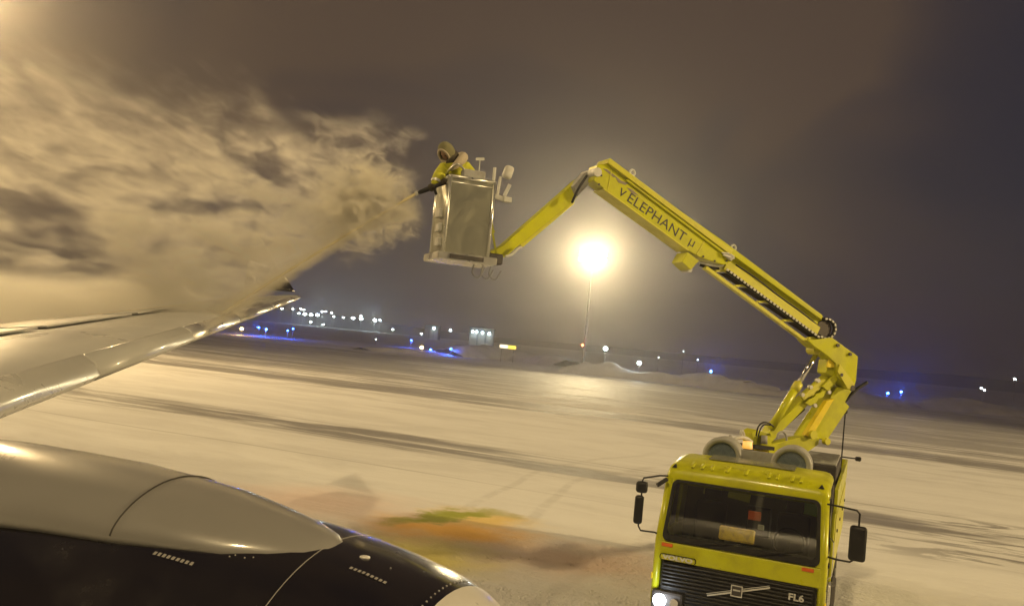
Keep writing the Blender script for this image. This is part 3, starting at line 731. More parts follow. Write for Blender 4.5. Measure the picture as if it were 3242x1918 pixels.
# pressed ribs on the roof front
for x in (-0.78, -0.64, -0.50): 
    bm = bmesh.new(); add_box(bm, (x, 0.34, 2.808), (0.05, 0.20, 0.03), Matrix.Rotation(R(12), 3, 'X'), 0.012, 2); T('rib', bm, M_yel, roof, True)
for x in (-0.28, -0.02): 
    bm = bmesh.new(); add_box(bm, (x, 0.36, 2.812), (0.06, 0.24, 0.03), Matrix.Rotation(R(12), 3, 'X'), 0.012, 2); T('rib', bm, M_yel, roof, True)
bm = bmesh.new(); add_box(bm, (-0.15, 0.50, 2.826), (0.26, 0.05, 0.02), None, 0.008, 2); T('rib', bm, M_yel, roof, True)
for x in (0.30, 0.42, 0.62, 0.74): 
    bm = bmesh.new(); add_box(bm, (x, 0.36, 2.812), (0.05, 0.22, 0.03), Matrix.Rotation(R(12), 3, 'X'), 0.012, 2); T('rib', bm, M_yel, roof, True)
# front and side body panels
def front_y(z): return 0.02 + max(0, z - 1.7) * 0.21
bm = bmesh.new()
pil = []
# A pillars + header + sill
def fp(x, z): return Vector((x, front_y(z), z))
def slab(bm, pts, d): add_prism(bm, pts, d)
back = Vector((0, 0.07, 0))
for s in (-1, 1):
    slab(bm, [fp(s * 1.155, 1.70), fp(s * 1.03, 1.70), fp(s * 0.985, 2.56), fp(s * 1.10, 2.56)], back)
slab(bm, [fp(-1.10, 2.56), fp(1.10, 2.56), fp(1.10, 2.63), fp(-1.10, 2.63)], back)
slab(bm, [fp(-1.155, 1.43), fp(1.155, 1.43), fp(1.155, 1.70), fp(-1.155, 1.70)], back)
front = T('front_panel', bm, M_yel)
bev = front.modifiers.new('bevel', 'BEVEL'); bev.width = 0.018; bev.segments = 2; bev.limit_method = 'ANGLE'
# black screen surround and glass
bm = bmesh.new()
o_ = -0.012
def rr_outline(x0, x1, z0, z1, x0t, x1t, rad, off, n=5):
    pts = []
    def X(x_b, x_t, z): return x_b + (x_t - x_b) * (z - z0) / (z1 - z0)
    for (cx_, cz, a0) in ((1, 0, -90), (1, 1, 0), (0, 1, 90), (0, 0, 180)):
        for k in range(n + 1):
            a = R(a0 + 90 * k / n); z = (z1 - rad if cz else z0 + rad) + math.sin(a) * rad
            xx = (X(x1, x1t, z) - rad if cx_ else X(x0, x0t, z) + rad) + math.cos(a) * rad
            p = fp(xx, z); p.y += off; pts.append(p)
    return pts
out = rr_outline(-1.09, 1.09, 1.715, 2.585, -1.03, 1.03, 0.09, -0.014)
inn = rr_outline(-1.03, 1.03, 1.80, 2.55, -0.985, 0.985, 0.07, -0.014)
vo = [bm.verts.new(p) for p in out]; vi = [bm.verts.new(p) for p in inn]
vo2 = [bm.verts.new(p + Vector((0, 0.05, 0))) for p in out]; vi2 = [bm.verts.new(p + Vector((0, 0.05, 0))) for p in inn]
n = len(vo)
for k in range(n):
    j = (k + 1) % n
    bm.faces.new((vo[k], vo[j], vi[j], vi[k])); bm.faces.new((vo2[k], vi2[k], vi2[j], vo2[j])); bm.faces.new((vo[k], vo2[k], vo2[j], vo[j])); bm.faces.new((vi[k], vi[j], vi2[j], vi2[k]))
T('screen_surround', bm, M_black)
bm = bmesh.new(); g = rr_outline(-1.05, 1.05, 1.78, 2.57, -1.0, 1.0, 0.07, 0.004); bm.faces.new([bm.verts.new(p) for p in g]); scr = T('windscreen', bm, M_glass)
for (x0, z0, x1, z1) in ((-0.55, 1.74, 0.02, 1.86), (0.25, 1.74, 0.86, 1.88)):
    bm = bmesh.new(); p0 = fp(x0, z0) + Vector((0, -0.035, 0)); p1 = fp(x1, z1) + Vector((0, -0.03, 0)); add_bar(bm, p0, p1, 0.014, 0.014); add_bar(bm, fp((x0 + x1) / 2, (z0 + z1) / 2 - .02) + Vector((0, -0.03, 0)), p1, 0.024, 0.01); T('wiper', bm, M_black, scr)
# side walls with window openings
for s in (-1, 1):
    x = s * 1.15; bm = bmesh.new(); d = Vector((-s * 0.05, 0, 0))
    def sp_(y, z, lean=True): return Vector((x - s * max(0, z - 1.7) * 0.055, y, z))
    slab(bm, [sp_(0.06, 1.10), sp_(1.66, 1.10), sp_(1.66, 1.78), sp_(0.06, 1.78)], d)
    slab(bm, [sp_(0.06, 1.78), sp_(0.20, 1.78), sp_(0.30, 2.48), sp_(0.20, 2.48)], d)
    slab(bm, [sp_(1.20, 1.78), sp_(1.66, 1.78), sp_(1.66, 2.48), sp_(1.20, 2.48)], d)
    slab(bm, [sp_(0.20, 2.48), sp_(1.66, 2.48), sp_(1.66, 2.62), sp_(0.23, 2.62)], d)
    slab(bm, [sp_(0.06, 0.55), sp_(0.30, 0.55), sp_(0.30, 1.10), sp_(0.06, 1.10)], d)
    slab(bm, [sp_(1.28, 0.70), sp_(1.66, 0.70), sp_(1.66, 1.10), sp_(1.28, 1.10)], d)
    sd = T('side_panel', bm, M_yel); bv = sd.modifiers.new('bevel', 'BEVEL'); bv.width = 0.012; bv.segments = 2; bv.limit_method = 'ANGLE'
    bm = bmesh.new(); bm.faces.new([bm.verts.new(sp_(y, z) + Vector((-s * 0.02, 0, 0))) for y, z in ((0.2, 1.78), (1.2, 1.78), (1.2, 2.48), (0.26, 2.48))]); T('side_window', bm, M_glass, sd)
    bm = bmesh.new()
    add_tube(bm, [sp_(0.2, 1.78) + Vector((s * .006, 0, 0)), sp_(0.26, 2.48) + Vector((s * .006, 0, 0)), sp_(1.2, 2.48) + Vector((s * .006, 0, 0)), sp_(1.2, 1.78) + Vector((s * .006, 0, 0)), sp_(0.2, 1.78) + Vector((s * .006, 0, 0))], 0.018, 6); T('window_seal', bm, M_black, sd)
    bm = bmesh.new(); add_tube(bm, [sp_(0.17, 1.12) + Vector((s * .004, 0, 0)), sp_(0.17, 1.78) + Vector((s * .004, 0, 0)), sp_(0.22, 2.5) + Vector((s * .004, 0, 0)), sp_(1.25, 2.52) + Vector((s * .004, 0, 0)), sp_(1.25, 1.12) + Vector((s * .004, 0, 0))], 0.007, 5); T('door_gap', bm, M_black, sd)
    bm = bmesh.new(); add_box(bm, sp_(1.05, 1.55) + Vector((s * 0.02, 0, 0)), (0.03, 0.20, 0.05), None, 0.01); T('door_handle', bm, M_black, sd)
    bm = bmesh.new(); add_tube(bm, [sp_(1.32, 1.3) + Vector((s * 0.01, 0, 0)), sp_(1.32, 1.35) + Vector((s * 0.06, 0, 0)), sp_(1.32, 1.85) + Vector((s * 0.06, 0, 0)), sp_(1.32, 1.9) + Vector((s * 0.01, 0, 0))], 0.014, 6); T('grab_rail', bm, M_chrome, sd)
    bm = bmesh.new(); add_box(bm, (s * 1.165, 0.12, 1.52), (0.03, 0.10, 0.07), None, 0.01); T('side_marker', bm, M_orange, sd)
    bm = bmesh.new(); add_box(bm, (s * 1.06, 0.75, 0.62), (0.22, 0.75, 0.16), None, 0.02); T('step', bm, M_dgrey)
    # rounded corner fairing at front
    bm = bmesh.new(); add_tube(bm, [(s * 1.135, 0.07, 0.80), (s * 1.135, 0.065, 1.70), (s * 1.088, 0.235, 2.60)], 0.055, 12); T('corner_post', bm, M_yel, None, True)
    bm = bmesh.new(); add_box(bm, (s * 1.185, 0.10, 1.18), (0.04, 0.14, 0.10), None, 0.012); T('turn_lamp', bm, M_deep, None)
# rear wall + floor + interior
bm = bmesh.new(); add_box(bm, (0, 1.63, 1.68), (2.2, 0.05, 1.85)); T('rear_wall', bm, pbr('cab_lining', (0.26, 0.25, 0.20), 0.8))
bm = bmesh.new(); add_box(bm, (0, 0.85, 1.02), (2.16, 1.5, 0.06)); T('cab_floor', bm, M_dgrey)
bm = bmesh.new(); add_box(bm, (0, 0.33, 1.62), (2.06, 0.42, 0.24), None, 0.04); dash = T('dashboard', bm, pbr('dash', (0.035, 0.032, 0.03), 0.7, bump=0.1))
bm = bmesh.new(); add_box(bm, (-0.06, 0.21, 1.93), (0.50, 0.03, 0.20), Matrix.Rotation(R(-14), 3, 'X') @ Matrix.Rotation(R(0), 3, 'Y'), 0.02); T('yellow_plate', bm, pbr('yellow_board', (0.85, 0.62, 0.05), 0.6, 0, 0.9, 14, (0.42, 0.28, 0.10)), dash)
bm = bmesh.new(); add_box(bm, (0.20, 0.46, 2.12), (0.34, 0.06, 0.42), None, 0.02); T('screen', bm, M_black, dash)
bm = bmesh.new(); add_box(bm, (0.14, 0.41, 2.20), (0.18, 0.02, 0.13), None, 0.01); T('orange_box', bm, M_orange, dash)
bm = bmesh.new(); add_box(bm, (0.24, 0.41, 2.05), (0.09, 0.02, 0.08), None, 0.01); T('paper_label', bm, M_lgrey, dash)
for x in (-0.62, 0.62):
    bm = bmesh.new(); add_box(bm, (x, 1.05, 1.45), (0.50, 0.50, 0.14), None, 0.05, 2); add_box(bm, (x, 1.32, 1.82), (0.48, 0.12, 0.70), Matrix.Rotation(R(-8), 3, 'X'), 0.05, 2); add_box(bm, (x, 1.38, 2.28), (0.26, 0.10, 0.20), None, 0.04, 2); T('seat', bm, pbr('seat_cloth', (0.09, 0.085, 0.08), 0.9), None, True)
for (x, z, w, h, c) in ((-0.22, 2.33, 0.34, 0.18, (0.70, 0.70, 0.14)), (0.72, 2.30, 0.46, 0.22, (0.45, 0.66, 0.22)), (-0.72, 2.36, 0.10, 0.22, (0.75, 0.75, 0.2))):
    bm = bmesh.new(); add_box(bm, (x, 1.40, z), (w, 0.03, h), Matrix.Rotation(R(6), 3, 'Y'), 0.01); T('wall_pocket', bm, pbr('pocket', c, 0.7))
bm = bmesh.new(); pts = [Vector((0.62 + 0.22 * math.cos(a), 0.62 + 0.10 * math.sin(a), 1.86 + 0.19 * math.sin(a))) for a in [6.283 * k / 24 for k in range(25)]]; add_tube(bm, pts, 0.016, 6); add_bar(bm, (0.62, 0.60, 1.86), (0.62, 0.35, 1.72), 0.05, 0.05); T('steering_wheel', bm, M_black)
# grille with slats
bm = bmesh.new(); add_box(bm, (0, 0.05, 1.13), (2.12, 0.06, 0.60), None, 0.02); gr = T('grille', bm, M_black)
for k in range(11):
    bm = bmesh.new(); z = 1.385 - k * 0.052; w = 2.06 if z > 1.05 else 1.36; add_box(bm, (0, 0.012, z), (w, 0.03, 0.026), Matrix.Rotation(R(18), 3, 'X'), 0.006); T('slat', bm, M_black, gr)
bm = bmesh.new(); add_bar(bm, (-0.37, -0.018, 1.06), (0.47, -0.018, 1.33), 0.012, 0.022, Vector((0, 1, 0))); add_bar(bm, (-0.38, -0.018, 1.085), (0.46, -0.018, 1.355), 0.012, 0.008, Vector((0, 1, 0))); T('diagonal_bar', bm, M_lgrey, gr)
bm = bmesh.new()
for (cx_, cz, w, h) in ((0, 0.072, .16, .014), (0, -0.072, .16, .014), (-0.073, 0, .014, .13), (0.073, 0, .014, .13), (0, 0.012, 0.10, 0.02)): add_box(bm, (0.03 + cx_, -0.032, 1.20 + cz), (w, 0.012, h))
T('emblem_frame', bm, M_lgrey, gr)
bm = bmesh.new(); add_box(bm, (0.03, -0.024, 1.20), (0.15, 0.012, 0.15)); T('emblem_plate', bm, M_dgrey, gr)
XZ = basis((1, 0, 0), (0, 0, 1), (0, -1, 0), (0, 0, 0))
def ftext(name, body, x, z, y, size, mat, bold, sx=1.0, par=None):
    return text_obj(name, body, Matrix.Translation((x, y, z)) @ XZ, size, mat, par or TR, 0.004, bold, sx)
ftext('model_lettering', 'FL6', 0.82, 1.26, -0.02, 0.125, M_lgrey, 0.004, 1.15, gr)
M_badge = pbr('badge_letters', (0.56, 0.54, 0.44), 0.4); 
bm = bmesh.new(); add_box(bm, (-0.83, 0.004, 1.485), (0.52, 0.012, 0.085), None, 0.03, 3); bd = T('name_badge', bm, M_black)
bm = bmesh.new(); add_box(bm, (-0.83, 0.0, 1.485), (0.50, 0.012, 0.072), None, 0.025, 3); T('badge_face', bm, M_yel2, bd)
ftext('badge_lettering', 'VOLVO', -0.83, 1.485, -0.010, 0.095, M_badge, 0.004, 1.35, bd)
for x in (-1.0, 0.94):
    bm = bmesh.new(); add_box(bm, (x, 0.012, 1.655 if x < 0 else 1.655), (0.16, 0.02, 0.05), None, 0.006); T('reflector', bm, M_orange)
# bumper and headlights
bm = bmesh.new(); add_box(bm, (0, -0.02, 0.56), (2.36, 0.22, 0.34), None, 0.05, 2); T('bumper', bm, M_yel)
for s in (-1, 1):
    bm = bmesh.new(); add_box(bm, (s * 0.93, 0.02, 0.87), (0.46, 0.12, 0.28), None, 0.04, 2); hl = T('headlight', bm, M_dgrey)
    for j, (dx, rad) in enumerate(((0.10, 0.095), (-0.11, 0.06))):
        bm = bmesh.new(); add_disc(bm, (s * (0.93 + (dx if s > 0 else dx)), -0.042, 0.87), (0, -1, 0), rad, 0.02, 20); T('lens', bm, M_head if (s < 0 and j == 0) else M_chrome, hl, False)
# left lamp's lens: first disc sits outboard
point('headlight_glow', TR.matrix_basis @ Vector((-1.0, -0.22, 0.87)), 8, (0.85, 0.93, 1.0), 0.06, TR)
# mirrors
def mirror(s, top, pts_arm, pts_arm2, boxes):
    for (c, sz) in boxes:
        bm = bmesh.new(); add_box(bm, c, sz, Matrix.Rotation(R(-8 * s), 3, 'Z'), 0.045, 3); mm = T('mirror', bm, M_black, None, True)
        bm = bmesh.new(); add_box(bm, (c[0], c[1] + sz[1] / 2 + 0.004, c[2]), (sz[0] * 0.84, 0.006, sz[2] * 0.88)); T('mirror_glass', bm, M_chrome, mm)
    for pa in (pts_arm, pts_arm2):
        bm = bmesh.new(); add_tube(bm, pa, 0.014, 6); T('mirror_arm', bm, M_black)
mirror(1, 2.6, [(1.12, 0.14, 2.56), (1.28, 0.02, 2.57), (1.50, -0.04, 2.56), (1.54, -0.05, 2.52), (1.54, -0.05, 2.30)], [(1.16, 0.1, 1.86), (1.3, 0.02, 1.86), (1.46, -0.04, 1.87), (1.52, -0.05, 1.92)], [((1.54, -0.06, 2.13), (0.22, 0.09, 0.47))])
mirror(-1, 2.6, [(-1.10, 0.14, 2.62), (-1.20, 0.05, 2.62), (-1.42, -0.02, 2.56), (-1.44, -0.02, 2.5)], [(-1.14, 0.10, 1.76), (-1.2, 0.02, 1.80), (-1.40, -0.02, 1.80), (-1.44, -0.02, 1.86), (-1.43, -0.02, 2.45)], [((-1.43, -0.05, 2.43), (0.17, 0.08, 0.17)), ((-1.45, -0.05, 2.10), (0.13, 0.09, 0.42))])
bm = bmesh.new(); add_bar(bm, (-1.1, 0.1, 2.58), (-1.22, 0.0, 2.48), 0.04, 0.05); T('camera_bracket', bm, M_black)
for x in (-1.04, 1.02):
    bm = bmesh.new(); add_prism(bm, [Vector((x - 0.04, 0.25, 2.74)), Vector((x + 0.04, 0.25, 2.74)), Vector((x, 0.30, 2.79))], Vector((0, 0.06, 0.0))); T('roof_marker', bm, M_black)
# round air scoops behind the roof
for x in (-0.56, 0.50):
    bm = bmesh.new(); ring = []
    c = Vector((x, 1.50, 2.86))
    rings = []
    for y, rr_ in ((0.42, 0.30), (0.04, 0.31), (0.0, 0.30), (-0.012, 0.27), (0.0, 0.235), (0.06, 0.215)):
        rings.append([c + Vector((math.cos(6.28318 * k / 40) * rr_, y, math.sin(6.28318 * k / 40) * rr_)) for k in range(40)])
    loft(bm, rings, cap=False); dr = T('round_housing', bm, M_grey, None, True)
    bm = bmesh.new(); add_disc(bm, c + Vector((0, 0.05, 0)), (0, 1, 0), 0.222, 0.03, 36); T('blue_cover', bm, M_disc, dr)
bm = bmesh.new(); add_box(bm, (-0.02, 1.05, 2.885), (1.25, 0.42, 0.02), Matrix.Rotation(R(3), 3, 'X'), 0.006); T('roof_plate', bm, pbr('clear_grey_plate', (0.20, 0.20, 0.14), 0.25, coat=0.5))
bm = bmesh.new(); add_box(bm, (-0.02, 1.62, 2.90), (0.66, 0.04, 0.22), None, 0.01); T('grey_screen', bm, M_grey)
# chassis, body, wheels
bm = bmesh.new(); add_box(bm, (0, 4.4, 0.78), (0.95, 7.6, 0.26), None, 0.02); T('chassis', bm, M_dgrey)
bm = bmesh.new(); add_box(bm, (0, 4.9, 1.60), (2.36, 5.4, 1.10), None, 0.03, 2); body = T('tank_body', bm, M_yel)
bm = bmesh.new()
for s in (-1, 1): add_box(bm, (s * 1.165, 4.9, 2.33), (0.05, 5.4, 0.38))
add_box(bm, (0, 7.58, 2.33), (2.3, 0.05, 0.38)); T('side_wall', bm, M_yel, body)
bm = bmesh.new(); add_box(bm, (0, 4.9, 2.165), (2.26, 5.3, 0.03)); T('deck', bm, M_dgrey, body)
bm = bmesh.new(); add_box(bm, (0, 2.23, 2.36), (2.26, 0.04, 0.36)); T('front_bulkhead', bm, M_dgrey, body)
for k in range(4):
    for s in (-1, 1):
        bm = bmesh.new(); add_box(bm, (s * 1.186, 2.95 + k * 1.28, 1.60), (0.012, 1.18, 0.92), None, 0.004); T('locker_door', bm, M_yel2, body)
        bm = bmesh.new(); add_box(bm, (s * 1.20, 3.0 + k * 1.28, 1.75), (0.02, 0.12, 0.04)); T('latch', bm, M_dgrey, body)
# ridged cover
bm = bmesh.new(); add_box(bm, (0.80, 4.6, 2.46), (0.62, 2.1, 0.55), None, 0.02); cv = T('ridged_cover', bm, M_dgrey)
for k in range(14):
    bm = bmesh.new(); add_box(bm, (0.80, 3.64 + k * 0.147, 2.755), (0.58, 0.06, 0.045), None, 0.012); T('slat', bm, M_grey, cv)
bm = bmesh.new(); add_box(bm, (-0.75, 5.2, 2.42), (0.7, 3.2, 0.46), None, 0.03); T('tank_cover', bm, M_dgrey)
bm = bmesh.new(); add_tube(bm, [(1.08, 6.9, 2.2), (1.08, 6.9, 3.55)], 0.016, 6); add_ball(bm, (1.08, 6.9, 3.56), 0.05, 8, 6); add_tube(bm, [(1.08, 6.9, 2.62), (1.36, 6.9, 2.62)], 0.016, 6); add_box(bm, (1.40, 6.9, 2.62), (0.12, 0.08, 0.09), None, 0.02); T('marker_pole', bm, M_black)
def wheel(x, y, rad=0.44):
    bm = bmesh.new(); s = 1 if x > 0 else -1; rings = []
    for dx, rr_ in ((-0.13, rad - 0.10), (-0.14, rad - 0.04), (-0.11, rad), (0.11, rad), (0.14, rad - 0.04), (0.13, rad - 0.14), (0.10, rad - 0.16), (-0.10, rad - 0.16)):
        rings.append([Vector((x + s * dx, y + math.cos(6.28318 * k / 28) * rr_, rad + math.sin(6.28318 * k / 28) * rr_)) for k in range(28)])
    rings.append(rings[0]); w = T('wheel', (lambda b__: (loft(b__, rings, cap=False), b__)[1])(bm), M_rub, None, True)
    bm = bmesh.new(); add_disc(bm, (x + s * 0.0, y, rad), (s, 0, 0), rad - 0.15, 0.07, 24, (rad - 0.15) * 0.8); add_disc(bm, (x + s * 0.05, y, rad), (s, 0, 0), 0.10, 0.10, 16); T('rim', bm, M_lgrey, w)
for y in (0.75, 5.9):
    for s in (-1, 1): wheel(s * 1.02, y)
bm = bmesh.new(); add_tube(bm, [(1.10, 2.0, 0.55), (1.10, 2.0, 1.05), (1.08, 2.05, 1.6), (1.08, 2.05, 2.6)], 0.05, 8); T('exhaust_pipe', bm, M_dgrey)
bm = bmesh.new(); add_box(bm, (1.12, 2.25, 0.85), (0.14, 0.40, 0.40), None, 0.03); T('filter_box', bm, M_alu)
bm = bmesh.new(); add_box(bm, (1.12, 2.9, 0.75), (0.25, 0.7, 0.45), None, 0.05); T('fuel_tank', bm, M_dgrey)

# ---- turret (truck coords), boom in its own vertical plane (world coords -> parent TR)
def W(name, bm, mat, parent=None, smooth=False):
    return finish(name, bm, mat, parent or TR, smooth)
tc0 = PB(2400, 1455)                       # where the column meets the deck
col_c = Vector((tc0.x, tc0.y, 0))
bm = bmesh.new(); add_tube(bm, [col_c + Vector((0, 0, 2.15)), col_c + Vector((0, 0, 2.75))], 0.30, 20); W('turret_base', bm, M_dgrey, None, True)
def bprism(px, off, thick):
    """outline given where its near face stands in the boom plane, moved 'off' towards the viewer, 'thick' deep"""
    pts = [PB(x, y, off) for x, y in px]; bm = bmesh.new(); add_prism(bm, pts, -BN * thick); return bm
def bevel(o, w=0.01):
    m = o.modifiers.new('bevel', 'BEVEL'); m.width = w; m.segments = 2; m.limit_method = 'ANGLE'; return o
bevel(W('turret_box', bprism([(2371, 1421), (2431, 1426), (2431, 1478), (2366, 1472)], 0.20, 0.40), M_deep))
bevel(W('turret_head', bprism([(2380, 1370), (2398, 1360), (2440, 1372), (2444, 1410), (2434, 1424), (2386, 1416)], 0.14, 0.28), M_yel))
bm = bmesh.new(); add_bar(bm, PB(2384, 1412, 0.24), PB(2446, 1419, 0.24), 0.10, 0.06); W('black_rail', bm, M_black)
bm = bmesh.new(); add_tube(bm, [PB(2366, 1420, 0.36), PB(2367, 1397, 0.36)], 0.085, 16, True, rs=[0.085, 0.075]); bc = W('beacon', bm, M_beac, None, True)
bm = bmesh.new(); add_disc(bm, PB(2366, 1424, 0.36), (0, 0, 1), 0.10, 0.025, 16); W('beacon_foot', bm, M_black, bc)
bm = bmesh.new(); add_tube(bm, [PB(2388, 1468, 0.42), PB(2388, 1458, 0.42)], 0.05, 12); W('beacon', bm, M_beac, None, True)
# lower arm D
armD = bevel(W('lower_arm', bprism([(2436, 1407), (2545, 1381), (2595, 1384), (2592, 1406), (2547, 1438), (2457, 1450), (2430, 1455)], 0.10, 0.20), M_yel))
# column C
bevel(W('rear_column', bprism([(2547, 1384), (2619, 1273), (2650, 1226), (2679, 1222), (2699, 1232), (2676, 1272), (2690, 1287), (2618, 1394), (2592, 1390)], 0.06, 0.30), M_yel))
bevel(W('column_cover', bprism([(2549, 1378), (2619, 1268), (2642, 1262), (2570, 1384)], 0.14, 0.10), M_deep), 0.006)
for q, rr_ in (((2566, 1374), .075), ((2610, 1395), .06)):
    bm = bmesh.new(); add_disc(bm, PB(q[0], q[1], 0.10), BN, rr_, 0.09, 20); W('pivot_pin', bm, M_yel2, None)
# arm B
bevel(W('main_strut', bprism([(2424, 1392), (2446, 1352), (2533, 1275), (2544, 1262), (2648, 1172), (2668, 1190), (2640, 1222), (2562, 1278), (2458, 1384), (2440, 1404)], 0.02, 0.22), M_yel))
bm = bprism([(2536, 1254), (2545, 1244), (2552, 1246), (2566, 1232), (2576, 1224), (2586, 1214), (2597, 1205), (2612, 1200), (2616, 1212), (2602, 1222), (2596, 1232), (2584, 1238), (2576, 1250), (2560, 1256), (2548, 1266)], 0.09, 0.05)
W('rack_plate', bm, M_yel2)
bm = bprism([(2552, 1276), (2566, 1262), (2580, 1256), (2586, 1246), (2600, 1242), (2606, 1230), (2622, 1226), (2630, 1216), (2640, 1220), (2626, 1238), (2612, 1246), (2606, 1256), (2592, 1262), (2584, 1274), (2566, 1284)], 0.09, 0.05)
W('rack_plate', bm, M_yel)
for q in ((2534, 1248), (2560, 1224), (2584, 1203), (2574, 1282), (2618, 1240)):
    bm = bmesh.new(); add_disc(bm, PB(q[0], q[1], 0.05), BN, 0.035, 0.07, 12); W('roller', bm, M_lgrey)
for off in (0.03, -0.10):
    bevel(W('strut_fork', bprism([(2604, 1222), (2652, 1176), (2666, 1188), (2620, 1236)], off + 0.1, 0.04), M_yel), 0.005)
# cylinder A
bm = bmesh.new(); add_tube(bm, [PB(2440, 1356, 0.02), PB(2527, 1216, 0.02)], 0.068, 14); cyl = W('lift_cylinder', bm, M_yel, None, True)
bm = bmesh.new(); add_tube(bm, [PB(2527, 1216, 0.02), PB(2590, 1110, 0.02)], 0.042, 14); W('piston_rod', bm, M_chrome, cyl, True)
bm = bmesh.new(); add_tube(bm, [PB(2515, 1236, 0.02), PB(2529, 1213, 0.02)], 0.08, 14); W('gland', bm, M_yel2, cyl, True)
bm = bmesh.new(); add_disc(bm, PB(2588, 1108, 0.10), -BN, 0.085, 0.2, 16); W('pivot_pin', bm, M_yel2, None)
# second cylinder beneath
bm = bmesh.new(); add_tube(bm, [PB(2420, 1396, -0.12), PB(2540, 1290, -0.12)], 0.06, 12); W('hose_guard', bm, M_dgrey, None, True)
# elbow
elb = bevel(W('elbow', bprism([(2556, 1076), (2590, 1074), (2634, 1068), (2717, 1128), (2711, 1202), (2705, 1227), (2692, 1234), (2652, 1190), (2646, 1150), (2620, 1126), (2604, 1114), (2576, 1095)], 0.20, 0.28), M_yel))
bevel(W('elbow_plate', bprism([(2652, 1176), (2660, 1152), (2672, 1170), (2706, 1215), (2700, 1234), (2684, 1230)], 0.225, 0.022), M_yel2, elb), 0.004)
bevel(W('knuckle', bprism([(2618, 1165), (2622, 1140), (2634, 1132), (2656, 1136), (2658, 1182), (2640, 1196), (2616, 1180)], 0.12, 0.24), M_yel))
bevel(W('knuckle_cap', bprism([(2620, 1152), (2628, 1134), (2652, 1138), (2652, 1164), (2619, 1162)], 0.155, 0.03), M_deep), 0.004)
for q, rr_ in (((2662, 1186), .03), ((2697, 1228), .05), ((2651, 1093), .03), ((2690, 1121), .03)):
    bm = bmesh.new(); add_disc(bm, PB(q[0], q[1], 0.205), BN, rr_, 0.03, 14); W('bolt', bm, M_dgrey, elb)
# inner boom
inner = bevel(W('inner_boom', bprism([(2150, 664), (2290, 762), (2604, 997), (2607, 1012), (2598, 1060), (2586, 1062), (2292, 844), (2150, 748)], 0.10, 0.20), M_yel))
# top flange on inner boom, and mid ridge
def bbar(p0, p1, w, h, off):
    bm = bmesh.new(); a = PB(*p0, off + w / 2) - BN * (w / 2); b3 = PB(*p1, off + w / 2) - BN * (w / 2); add_bar(bm, a, b3, w, h, BN); return bm
bevel(W('top_flange', bbar((2300, 786), (2603, 1006), 0.30, 0.07, 0.02), M_yel, inner), 0.008)
bevel(W('mid_ridge', bbar((2298, 838), (2592, 1050), 0.05, 0.17, 0.125), M_yel2, inner), 0.008)
# outer boom
outer = bevel(W('outer_boom', bprism([(1932, 516), (1893, 522), (1880, 572), (1911, 596), (2178, 792), (2216, 815), (2250, 826), (2290, 838), (2304, 836), (2330, 812), (2312, 796), (2200, 714)], 0.20, 0.30), M_yel))
bevel(W('top_flange', bbar((1928, 508), (2318, 800), 0.40, 0.09, 0.05), M_yel2, outer), 0.01)
bevel(W('side_rib', bbar((1985, 568), (2296, 802), 0.03, 0.05, 0.215), M_yel, outer), 0.012)
bevel(W('bottom_flange', bbar((1911, 597), (2180, 793), 0.34, 0.025, 0.05), M_yel2, outer), 0.006)
bevel(W('boom_bracket', bprism([(2178, 798), (2160, 829), (2187, 855), (2214, 826)], 0.22, 0.32), M_yel, outer), 0.008)
bm = bprism([(2183, 850), (2177, 861), (2189, 861), (2194, 852)], 0.12, 0.2); W('bracket_foot', bm, M_lgrey, outer)
# scrapes on the side near the apex
M_scr = pbr('scuffed_bare_metal', (0.22, 0.19, 0.14), 0.7)
for pts in ([(1909, 534), (1922, 536), (1950, 558), (1944, 563)], [(1944, 553), (1966, 572), (1990, 580), (1980, 586), (1958, 578)], [(1984, 594), (2002, 600), (2020, 618), (2004, 614)]):
    W('scrape', bprism(pts, 0.204, 0.003), M_scr, outer)
for (x, y) in ((1896, 584), (1903, 556), (2226, 812), (2262, 826), (2300, 826)):
    bm = bmesh.new(); add_disc(bm, PB(x, y, 0.2), BN, 0.016, 0.018, 8); W('bolt', bm, M_dgrey, outer)
for (p0, p1) in (((1940, 522), (1924, 602)), ((2240, 748), (2206, 806))):
    bm = bmesh.new(); add_bar(bm, PB(*p0, 0.204), PB(*p1, 0.204), 0.008, 0.012, BN); W('weld_seam', bm, M_yel2, outer)
bm = bmesh.new(); add_tube(bm, smooth_path([PB(2330, 838, 0.13), PB(2400, 886, 0.13), PB(2470, 940, 0.13), PB(2540, 990, 0.13), PB(2584, 1026, 0.13)]), 0.014, 6); W('hose', bm, M_black, inner, True)
# tubular eyes on top
for (x, y) in ((2002, 548), (2322, 785)):
    bm = bmesh.new(); c = PB(x, y, 0.05); pts = [c + BU * math.cos(a) * 0.045 + Vector((0, 0, math.sin(a) * 0.05)) for a in [6.283 * k / 16 for k in range(17)]]
    add_tube(bm, pts, 0.018, 6, False); add_bar(bm, PB(x - 10, y + 22, 0.05), PB(x - 2, y + 6, 0.05), 0.05, 0.05); W('lifting_eye', bm, M_lgrey, outer, True)
# lettering along the boom
ta = PB(1975, 612, 0.203); tb = PB(2190, 770, 0.203); tx = (tb - ta).normalized(); ty = BN.cross(tx).normalized()
if ty.z < 0: ty = -ty
def blet(s, px, py, size, sx=1.0, bold=0.006):
    c = PB(px, py, 0.203); M = basis(tx, ty, BN, c)
    o = text_obj('lettering', s, M, size, M_ink, outer, 0.002, bold - 0.006, sx); o.matrix_parent_inverse = root_inv(outer); return o
blet('V', 1970, 612, 0.17, 1.1, 0.008)
blet('ELEPHANT', 2080, 690, 0.225, 1.14, 0.005)
blet('µ', 2192, 766, 0.24, 1.1, 0.004)
